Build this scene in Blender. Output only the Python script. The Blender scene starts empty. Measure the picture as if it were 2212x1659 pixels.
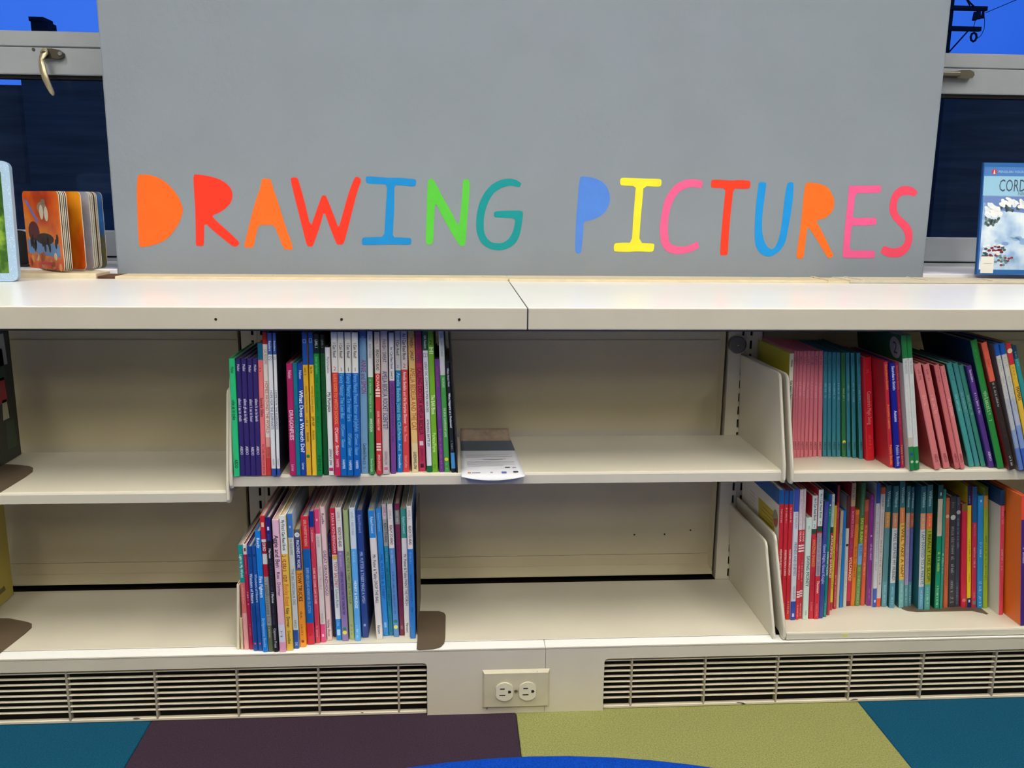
import bpy, bmesh, math, random
from mathutils import Matrix, Vector

# ------------------------------------------------------------------ camera, sky, light, exposure
scene = bpy.context.scene
COL = scene.collection
cam_data = bpy.data.cameras.new('camera')
cam_data.sensor_fit = 'HORIZONTAL'
cam_data.sensor_width = 36.0
cam_data.lens = 1900.0 / 2212.0 * 36.0
cam_data.clip_start = 0.02
cam = bpy.data.objects.new('camera', cam_data)
COL.objects.link(cam)
_r = Vector((0.9978, -0.0648, 0.0105)).normalized()
_f = Vector((0.0656, 0.9773, -0.2014)).normalized()
_u = _r.cross(_f)
cam.matrix_world = Matrix(((_r.x, _u.x, -_f.x, 0.0), (_r.y, _u.y, -_f.y, -1.3550),
                           (_r.z, _u.z, -_f.z, 0.8528), (0, 0, 0, 1)))
scene.camera = cam

world = bpy.data.worlds.new('dusk_sky')
scene.world = world
world.use_nodes = True
_n = world.node_tree.nodes
_l = world.node_tree.links
_n.clear()
_out = _n.new('ShaderNodeOutputWorld')
_bg = _n.new('ShaderNodeBackground')
_tc = _n.new('ShaderNodeTexCoord')
_noise = _n.new('ShaderNodeTexNoise')
_noise.inputs['Scale'].default_value = 3.0
_noise.inputs['Detail'].default_value = 3.0
_ramp = _n.new('ShaderNodeValToRGB')
_ramp.color_ramp.elements[0].position = 0.40
_ramp.color_ramp.elements[0].color = (0.022, 0.135, 0.86, 1)
_ramp.color_ramp.elements[1].position = 0.72
_ramp.color_ramp.elements[1].color = (0.05, 0.20, 0.97, 1)
_l.new(_tc.outputs['Generated'], _noise.inputs['Vector'])
_l.new(_noise.outputs['Fac'], _ramp.inputs['Fac'])
_l.new(_ramp.outputs['Color'], _bg.inputs['Color'])
_bg.inputs['Strength'].default_value = 1.0
_l.new(_bg.outputs['Background'], _out.inputs['Surface'])

LAMP_RADIANCE = 28.5            # fluorescent troffers in the ceiling
LAMP_COLOR = (1.0, 0.955, 0.865)

scene.view_settings.view_transform = 'Standard'
scene.view_settings.look = 'None'
scene.view_settings.exposure = 0.0
scene.view_settings.gamma = 1.0
scene.view_settings.use_curve_mapping = False

# ------------------------------------------------------------------ helpers
def lin(c):
    return c / 12.92 if c <= 0.04045 else ((c + 0.055) / 1.055) ** 2.4

def rgb(h):
    return tuple(lin(int(h[i:i + 2], 16) / 255.0) for i in (0, 2, 4))

_mats = {}
def mat(hexc, rough=0.45, metal=0.0, spec=0.5, noise=0.0, nscale=40.0, bump=0.0, bscale=200.0, emit=0.0, name=None,
        chips=None, aniso=None, coat=0.0):
    """Procedural Principled material: base colour with optional mottling, bump and paint chips."""
    key = (hexc, rough, metal, spec, noise, nscale, bump, bscale, emit, chips, aniso, coat)
    if key in _mats:
        return _mats[key]
    m = bpy.data.materials.new(name or 'paint_' + hexc)
    m.use_nodes = True
    nt = m.node_tree
    b = nt.nodes['Principled BSDF']
    c = rgb(hexc)
    b.inputs['Base Color'].default_value = (*c, 1)
    b.inputs['Roughness'].default_value = rough
    b.inputs['Metallic'].default_value = metal
    b.inputs['Specular IOR Level'].default_value = spec
    b.inputs['Coat Weight'].default_value = coat
    if emit:
        b.inputs['Emission Color'].default_value = (*LAMP_COLOR, 1)
        b.inputs['Emission Strength'].default_value = emit
    tc = None
    if noise or bump or chips:
        tc = nt.nodes.new('ShaderNodeTexCoord')
        vec = tc.outputs['Object']
        if aniso:
            mp = nt.nodes.new('ShaderNodeMapping')
            mp.inputs['Scale'].default_value = aniso
            nt.links.new(vec, mp.inputs['Vector'])
            vec = mp.outputs['Vector']
    col_out = None
    if noise:
        n = nt.nodes.new('ShaderNodeTexNoise')
        n.inputs['Scale'].default_value = nscale
        n.inputs['Detail'].default_value = 5.0
        nt.links.new(vec, n.inputs['Vector'])
        r = nt.nodes.new('ShaderNodeValToRGB')
        lo = tuple(x * (1 - noise) for x in c)
        hi = tuple(min(1, x * (1 + noise)) for x in c)
        r.color_ramp.elements[0].color = (*lo, 1)
        r.color_ramp.elements[1].color = (*hi, 1)
        r.color_ramp.elements[0].position = 0.3
        r.color_ramp.elements[1].position = 0.7
        nt.links.new(n.outputs['Fac'], r.inputs['Fac'])
        col_out = r.outputs['Color']
        nt.links.new(col_out, b.inputs['Base Color'])
    if chips:
        chex, cscale, cthr = chips
        n2 = nt.nodes.new('ShaderNodeTexNoise')
        n2.inputs['Scale'].default_value = cscale
        n2.inputs['Detail'].default_value = 2.0
        nt.links.new(vec, n2.inputs['Vector'])
        r2 = nt.nodes.new('ShaderNodeValToRGB')
        r2.color_ramp.elements[0].position = cthr
        r2.color_ramp.elements[1].position = cthr + 0.015
        r2.color_ramp.elements[0].color = (0, 0, 0, 1)
        r2.color_ramp.elements[1].color = (1, 1, 1, 1)
        nt.links.new(n2.outputs['Fac'], r2.inputs['Fac'])
        mx = nt.nodes.new('ShaderNodeMix')
        mx.data_type = 'RGBA'
        nt.links.new(r2.outputs['Color'], mx.inputs['Factor'])
        if col_out:
            nt.links.new(col_out, mx.inputs['A'])
        else:
            mx.inputs['A'].default_value = (*c, 1)
        mx.inputs['B'].default_value = (*rgb(chex), 1)
        nt.links.new(mx.outputs['Result'], b.inputs['Base Color'])
    if bump:
        n3 = nt.nodes.new('ShaderNodeTexNoise')
        n3.inputs['Scale'].default_value = bscale
        n3.inputs['Detail'].default_value = 3.0
        nt.links.new(vec, n3.inputs['Vector'])
        bp = nt.nodes.new('ShaderNodeBump')
        bp.inputs['Strength'].default_value = bump
        bp.inputs['Distance'].default_value = 0.002
        nt.links.new(n3.outputs['Fac'], bp.inputs['Height'])
        nt.links.new(bp.outputs['Normal'], b.inputs['Normal'])
    _mats[key] = m
    return m

class MB:
    """collects polygons with a material each; build() links them as one mesh object"""
    def __init__(self):
        self.v, self.f, self.mi, self.ms, self.smooth = [], [], [], [], []
    def slot(self, m):
        if m not in self.ms:
            self.ms.append(m)
        return self.ms.index(m)
    def poly(self, pts, m, smooth=False):
        n = len(self.v)
        self.v += [tuple(p) for p in pts]
        self.f.append(tuple(range(n, n + len(pts))))
        self.mi.append(self.slot(m)); self.smooth.append(smooth)
    def mesh(self, verts, faces, m, smooth=False):
        n = len(self.v)
        self.v += [tuple(p) for p in verts]
        k = self.slot(m)
        for f in faces:
            self.f.append(tuple(i + n for i in f)); self.mi.append(k); self.smooth.append(smooth)
    def box(self, x0, x1, y0, y1, z0, z1, m):
        v = [(x, y, z) for z in (z0, z1) for y in (y0, y1) for x in (x0, x1)]
        self.mesh(v, [(0, 2, 3, 1), (4, 5, 7, 6), (0, 1, 5, 4), (2, 6, 7, 3), (0, 4, 6, 2), (1, 3, 7, 5)], m)
    def bbox(self, x0, x1, y0, y1, z0, z1, m, r=0.002, seg=2):
        bm = bmesh.new()
        vs = [bm.verts.new((x, y, z)) for z in (z0, z1) for y in (y0, y1) for x in (x0, x1)]
        for f in [(0, 2, 3, 1), (4, 5, 7, 6), (0, 1, 5, 4), (2, 6, 7, 3), (0, 4, 6, 2), (1, 3, 7, 5)]:
            bm.faces.new([vs[i] for i in f])
        bmesh.ops.bevel(bm, geom=bm.edges[:], offset=r, segments=seg, affect='EDGES', profile=0.5)
        bm.verts.index_update()
        self.mesh([v.co[:] for v in bm.verts], [[v.index for v in f.verts] for f in bm.faces], m)
        bm.free()
    def prism(self, pts, axis, a0, a1, m, smooth=False):
        """extrude a closed 2-D outline along an axis; pts are (u,v) in the other two axes in x,y,z order"""
        def P(u, v, a):
            return {'x': (a, u, v), 'y': (u, a, v), 'z': (u, v, a)}[axis]
        n = len(pts)
        verts = [P(u, v, a0) for u, v in pts] + [P(u, v, a1) for u, v in pts]
        self.mesh(verts, [tuple(range(n)), tuple(range(2 * n - 1, n - 1, -1))], m)
        self.mesh(verts, [(i, (i + 1) % n, n + (i + 1) % n, n + i) for i in range(n)], m, smooth)
    def cyl(self, c, r, axis, a0, a1, m, n=20, r1=None):
        r1 = r if r1 is None else r1
        u = [(math.cos(2 * math.pi * i / n), math.sin(2 * math.pi * i / n)) for i in range(n)]
        def P(s, t, a):
            return {'x': (a, s, t), 'y': (s, a, t), 'z': (s, t, a)}[axis]
        v = [P(c[0] + r * s, c[1] + r * t, a0) for s, t in u] + [P(c[0] + r1 * s, c[1] + r1 * t, a1) for s, t in u]
        self.mesh(v, [tuple(range(n)), tuple(range(2 * n - 1, n - 1, -1))], m)
        self.mesh(v, [(i, (i + 1) % n, n + (i + 1) % n, n + i) for i in range(n)], m, True)
    def tube(self, path, r, m, n=6):
        rings = []
        for i, p in enumerate(path):
            p = Vector(p)
            a = Vector(path[max(0, i - 1)]); b = Vector(path[min(len(path) - 1, i + 1)])
            t = (b - a).normalized()
            s = t.cross(Vector((0, 1, 0.01))).normalized(); w = t.cross(s)
            rings.append([(p + s * r * math.cos(2 * math.pi * k / n) + w * r * math.sin(2 * math.pi * k / n))[:] for k in range(n)])
        verts = [q for ring in rings for q in ring]
        faces = []
        for i in range(len(rings) - 1):
            for k in range(n):
                faces.append((i * n + k, i * n + (k + 1) % n, (i + 1) * n + (k + 1) % n, (i + 1) * n + k))
        faces += [tuple(range(n)), tuple(range(len(verts) - 1, len(verts) - n - 1, -1))]
        self.mesh(verts, faces, m, True)
    def disc(self, cx, cz, r, y, m, n=20):
        self.poly([(cx + r * math.cos(2 * math.pi * i / n), y, cz + r * math.sin(2 * math.pi * i / n)) for i in range(n)], m)
    def build(self, name, parent=None):
        me = bpy.data.meshes.new(name)
        me.from_pydata(self.v, [], self.f)
        for m in self.ms:
            me.materials.append(m)
        me.polygons.foreach_set('material_index', self.mi)
        me.polygons.foreach_set('use_smooth', self.smooth)
        bm = bmesh.new(); bm.from_mesh(me)
        bmesh.ops.remove_doubles(bm, verts=bm.verts[:], dist=1e-7)
        bmesh.ops.recalc_face_normals(bm, faces=bm.faces[:])
        bm.to_mesh(me); bm.free()
        me.update()
        o = bpy.data.objects.new(name, me)
        COL.objects.link(o)
        if parent is not None:
            o.parent = parent
        return o

def tag(o, label=None, category=None, group=None, kind=None):
    if label: o['label'] = label
    if category: o['category'] = category
    if group: o['group'] = group
    if kind: o['kind'] = kind
    return o

def empty(name, loc=(0, 0, 0)):
    o = bpy.data.objects.new(name, None)
    o.location = loc
    o.empty_display_size = 0.05
    COL.objects.link(o)
    return o

def share(src, name, parent, loc):
    """another piece with the same mesh data"""
    o = bpy.data.objects.new(name, src.data)
    COL.objects.link(o)
    o.parent = parent
    o.location = loc
    return o

# ---- lettering: glyph outlines of the built-in font, cached per character
_fc = bpy.data.curves.new('glyph', 'FONT'); _fc.resolution_u = 2
_fo = bpy.data.objects.new('glyph', _fc); COL.objects.link(_fo)
def _glyph_raw(body):
    _fc.body = body
    m = _fo.to_mesh()
    v = [(p.co.x, p.co.y) for p in m.vertices]
    f = [tuple(p.vertices) for p in m.polygons]
    _fo.to_mesh_clear()
    return v, f
_hx = max(p[0] for p in _glyph_raw('H')[0]); _hy = max(p[1] for p in _glyph_raw('H')[0])
_glyphs = {}
def glyph(ch):
    if ch not in _glyphs:
        if ch == ' ':
            _glyphs[ch] = ([], [], 0.30 / _hy)
        else:
            v, f = _glyph_raw(ch)
            adv = max(p[0] for p in _glyph_raw(ch + 'H')[0]) - _hx
            _glyphs[ch] = ([(x / _hy, y / _hy) for x, y in v], f, adv / _hy)
    return _glyphs[ch]

def layout(s):
    """(verts, faces, width) of a line of lettering, cap height 1, baseline 0"""
    vs, fs, x = [], [], 0.0
    for ch in s:
        v, f, a = glyph(ch)
        n = len(vs)
        vs += [(x + p[0], p[1]) for p in v]
        fs += [tuple(i + n for i in q) for q in f]
        x += a
    return vs, fs, max(x, 0.1)

def tiny_print(rnd, n):
    """illegible small print: rows of short ticks"""
    vs, fs, x = [], [], 0.0
    for i in range(n):
        if rnd.random() < 0.17:
            x += 0.55
            continue
        w = 0.28 + 0.25 * rnd.random()
        for (u0, u1, y0, y1) in ((0, 0.15, 0.0, 0.72 + 0.3 * (rnd.random() < 0.3)), (0.15, w, 0.0, 0.14), (w - 0.12, w, 0.14, 0.6), (0.12, w - 0.1, 0.52, 0.66)):
            if rnd.random() < 0.25:
                continue
            k = len(vs)
            vs += [(x + u0, y0), (x + u1, y0), (x + u1, y1), (x + u0, y1)]
            fs.append((k, k + 1, k + 2, k + 3))
        x += w + 0.2
    return vs, fs, max(x, 0.1)

# ------------------------------------------------------------------ measured data (millimetres)
# letters painted on the pier: character, colour name, colour, outline (x, z)
LETTERS=[
('D','orange','fb6a1c',[(-651.0,902.9),(-633.1,902.8),(-618.1,900.0),(-603.3,893.3),(-590.2,882.8),(-578.9,869.2),(-570.6,854.7),(-566.1,841.6),(-564.7,831.6),(-567.5,820.0),(-575.5,802.8),(-585.7,788.7),(-595.7,777.0),(-605.5,769.1),(-616.8,763.2),(-631.0,758.4),(-643.6,755.5),(-656.0,754.4),(-659.2,756.9),(-659.3,783.4),(-657.7,826.8),(-656.7,860.6),(-654.6,883.6)]),
('R','red','f8361e',[(-539.2,904.0),(-529.2,904.4),(-507.9,901.3),(-488.2,896.2),(-474.8,888.7),(-465.3,878.9),(-461.2,869.0),(-461.8,856.6),(-467.0,845.8),(-476.0,836.4),(-490.5,826.9),(-506.4,820.6),(-497.7,809.8),(-474.0,788.1),(-454.7,768.7),(-451.9,763.2),(-456.8,758.1),(-463.2,755.9),(-472.3,761.5),(-502.1,787.1),(-522.4,806.4),(-524.5,781.4),(-526.2,759.5),(-529.0,757.3),(-539.6,757.5),(-542.6,759.4),(-540.6,796.9),(-539.3,834.2),(-539.5,866.5)]),
('A','orange','fa6e1e',[(-397.9,897.6),(-383.2,897.5),(-380.6,893.7),(-377.7,880.7),(-366.8,845.3),(-354.6,798.6),(-343.4,765.6),(-341.5,752.9),(-343.9,751.0),(-357.3,751.6),(-361.1,755.2),(-367.5,773.3),(-378.0,801.8),(-395.2,802.6),(-411.2,801.5),(-416.5,782.3),(-423.2,757.1),(-425.6,754.5),(-440.5,754.8),(-443.0,757.7),(-437.1,777.5),(-425.8,816.7),(-414.8,850.9),(-404.3,875.8),(-400.0,895.0)]),
('W','red','f6341c',[(-341.0,897.7),(-336.4,900.7),(-327.9,900.8),(-324.8,897.2),(-314.6,858.7),(-302.4,797.7),(-290.8,827.9),(-277.9,861.7),(-275.2,864.6),(-268.7,864.4),(-265.7,858.0),(-250.5,816.5),(-243.9,796.3),(-234.5,825.8),(-221.5,868.8),(-207.5,902.5),(-201.0,903.9),(-193.0,897.3),(-203.0,872.9),(-217.5,820.7),(-224.8,794.5),(-232.1,769.4),(-236.2,762.5),(-247.5,762.6),(-250.6,767.9),(-264.0,804.6),(-273.0,832.6),(-282.5,801.8),(-297.0,763.6),(-299.8,758.0),(-309.7,758.2),(-313.3,767.4),(-321.7,806.7),(-330.6,848.2)]),
('I','blue','0a88d0',[(-184.0,904.1),(-174.8,904.8),(-153.8,903.4),(-135.5,902.4),(-115.8,903.0),(-96.0,901.3),(-81.6,900.2),(-78.9,898.3),(-79.7,887.3),(-85.7,884.9),(-105.5,887.0),(-124.6,887.8),(-125.3,867.3),(-126.1,832.1),(-128.6,801.9),(-130.3,778.8),(-111.0,778.3),(-92.3,777.7),(-90.4,774.4),(-91.2,764.5),(-97.9,763.1),(-131.2,763.8),(-164.6,762.6),(-192.5,761.7),(-195.4,763.7),(-195.6,772.3),(-192.8,777.9),(-170.9,778.8),(-148.0,779.9),(-145.7,810.9),(-143.0,847.6),(-139.4,887.9),(-155.4,889.2),(-175.1,889.4),(-182.3,891.0),(-184.4,895.7)]),
('N','green','56c63e',[(-54.0,899.8),(-48.8,901.8),(-43.6,900.6),(-36.6,889.9),(-23.8,864.6),(-5.7,834.1),(10.6,801.4),(15.3,835.6),(18.6,876.6),(19.9,898.8),(23.1,901.4),(30.9,901.1),(33.8,897.7),(33.3,874.2),(28.3,812.5),(25.7,776.2),(23.7,764.4),(19.1,761.1),(13.2,761.7),(-0.6,782.5),(-22.7,821.1),(-39.4,854.2),(-41.6,824.7),(-43.9,773.0),(-46.6,764.9),(-53.2,763.2),(-58.4,764.9),(-59.9,772.9),(-57.9,818.2),(-56.2,869.4)]),
('G','teal','049094',[(143.2,895.2),(132.6,901.5),(120.8,903.9),(107.8,903.1),(92.2,897.8),(77.8,888.7),(64.9,873.3),(54.5,852.7),(49.3,830.8),(47.4,806.2),(49.4,789.4),(56.0,772.5),(66.6,761.5),(79.9,755.0),(95.8,752.5),(109.1,754.3),(122.3,759.9),(134.2,769.8),(141.9,786.2),(145.6,807.1),(148.4,827.9),(146.6,836.9),(136.0,837.4),(114.9,836.8),(92.6,835.7),(86.7,833.7),(85.4,829.2),(86.8,822.8),(101.9,822.0),(131.6,821.2),(130.4,805.7),(126.0,790.0),(116.9,775.6),(103.7,767.7),(82.5,768.5),(70.5,778.5),(64.5,792.1),(64.0,818.0),(67.6,838.7),(75.4,859.3),(85.8,874.8),(101.4,884.5),(114.5,888.9),(127.5,889.3),(139.6,886.2),(143.2,892.0)]),
('P','blue','5084de',[(270.4,910.0),(284.1,909.9),(301.5,907.0),(317.6,899.8),(328.1,889.4),(334.0,875.5),(335.5,861.4),(333.0,848.7),(325.4,835.9),(314.1,826.5),(298.3,819.3),(279.5,815.3),(279.4,795.6),(277.2,764.1),(276.1,750.4),(271.8,746.5),(265.2,747.9),(262.4,752.5),(262.5,784.0),(263.3,821.1),(265.4,852.2),(266.7,884.5),(268.7,902.7)]),
('I','yellow','f0e636',[(355.8,904.5),(359.3,908.7),(381.1,908.3),(407.3,907.2),(442.2,907.3),(446.0,904.2),(445.8,892.9),(440.1,890.5),(407.2,891.8),(406.1,865.0),(403.5,819.5),(402.3,771.1),(433.6,769.9),(436.4,767.4),(435.0,754.4),(430.0,751.5),(398.9,752.7),(378.2,751.1),(351.7,751.7),(347.9,753.8),(346.9,763.2),(349.6,770.1),(365.7,771.2),(386.3,771.0),(387.4,819.4),(389.7,873.3),(390.7,891.3),(359.9,892.3),(356.6,894.7)]),
('C','pink','f06094',[(535.7,903.8),(524.1,906.9),(509.4,907.3),(493.5,904.7),(477.8,896.8),(463.9,881.2),(454.5,862.7),(449.8,837.1),(446.5,811.4),(447.6,788.4),(451.4,769.7),(459.3,757.5),(471.6,749.6),(488.0,747.1),(502.9,748.1),(519.0,753.6),(535.7,761.0),(533.7,770.4),(530.5,775.4),(518.2,768.1),(503.6,763.6),(487.2,764.2),(472.2,768.4),(466.9,778.5),(464.1,798.6),(463.8,820.1),(467.1,842.9),(473.5,862.9),(483.1,878.5),(495.8,887.2),(511.8,890.9),(522.1,890.6),(532.4,888.7),(535.9,893.3)]),
('T','red','f63c20',[(554.3,904.1),(557.8,906.9),(577.7,906.7),(598.4,905.6),(618.9,907.0),(636.7,906.0),(641.0,903.7),(640.9,891.7),(637.9,889.1),(621.6,888.3),(604.2,888.7),(602.7,860.0),(600.6,821.4),(600.1,781.0),(600.3,748.3),(597.1,745.4),(585.8,745.3),(583.0,747.8),(583.0,780.9),(584.1,824.1),(586.0,866.9),(587.3,888.9),(557.3,890.0),(554.4,892.8)]),
('U','blue','1092e0',[(659.3,900.4),(662.1,903.2),(673.2,903.1),(676.3,900.6),(675.3,883.5),(672.9,853.6),(671.8,822.0),(673.9,796.1),(680.7,774.4),(689.8,762.8),(697.6,758.8),(704.8,762.9),(711.3,777.5),(715.2,796.4),(717.5,825.3),(718.7,859.8),(720.4,886.9),(723.1,901.1),(726.6,903.7),(734.8,903.4),(736.9,899.9),(737.4,870.0),(735.4,837.0),(731.8,805.3),(729.1,780.6),(722.8,764.5),(711.7,751.3),(698.7,743.9),(688.1,743.5),(677.3,747.4),(666.1,757.5),(659.9,771.3),(657.4,793.0),(656.3,824.8),(656.7,862.0),(658.6,889.0)]),
('R','orange','fa701e',[(763.2,902.3),(770.5,903.8),(787.1,902.6),(803.8,898.5),(816.5,890.9),(825.1,878.1),(830.7,865.3),(831.0,852.4),(826.8,840.8),(817.1,830.6),(807.0,825.5),(792.1,822.9),(809.3,797.2),(830.6,760.9),(839.1,747.0),(835.9,743.3),(830.0,740.6),(824.4,744.0),(810.6,763.7),(795.2,785.5),(774.7,811.4),(773.0,779.5),(771.2,744.4),(769.3,739.7),(761.0,739.2),(754.7,742.1),(756.0,764.8),(759.1,802.6),(760.6,840.1),(760.6,868.8)]),
('E','pink','ee5c94',[(860.6,896.1),(863.3,897.9),(890.3,897.7),(927.8,899.3),(932.9,898.2),(932.9,886.2),(931.2,883.8),(906.8,882.6),(876.0,882.6),(875.6,852.1),(874.6,828.6),(896.7,829.2),(926.3,829.7),(929.1,827.9),(929.5,816.5),(927.2,814.3),(900.8,812.6),(873.5,812.9),(874.0,786.8),(874.0,758.2),(898.2,758.3),(928.8,758.0),(931.8,756.1),(932.7,743.9),(930.4,741.8),(899.8,741.5),(864.1,741.6),(859.9,743.4),(859.2,768.5),(859.4,823.1),(861.0,861.5)]),
('S','coral red','f04a66',[(1016.9,886.0),(1009.2,893.1),(998.5,897.7),(987.0,899.0),(975.9,896.9),(966.5,890.2),(959.9,880.6),(956.8,867.4),(956.0,850.5),(959.1,838.5),(966.5,827.7),(977.7,816.9),(988.9,807.3),(996.4,796.4),(999.5,785.4),(997.4,774.4),(990.5,767.0),(979.4,763.2),(967.8,763.8),(951.3,769.1),(948.2,761.8),(945.8,753.8),(955.4,747.7),(967.2,744.1),(981.4,743.3),(992.8,744.9),(1002.3,751.7),(1010.3,761.0),(1014.7,774.5),(1015.6,790.4),(1012.2,803.8),(1004.6,815.9),(993.5,824.9),(981.1,833.9),(974.4,843.5),(971.9,855.5),(972.6,867.5),(976.8,875.4),(986.5,879.7),(996.6,879.8),(1008.4,876.1),(1013.1,879.4)]),
]
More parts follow.
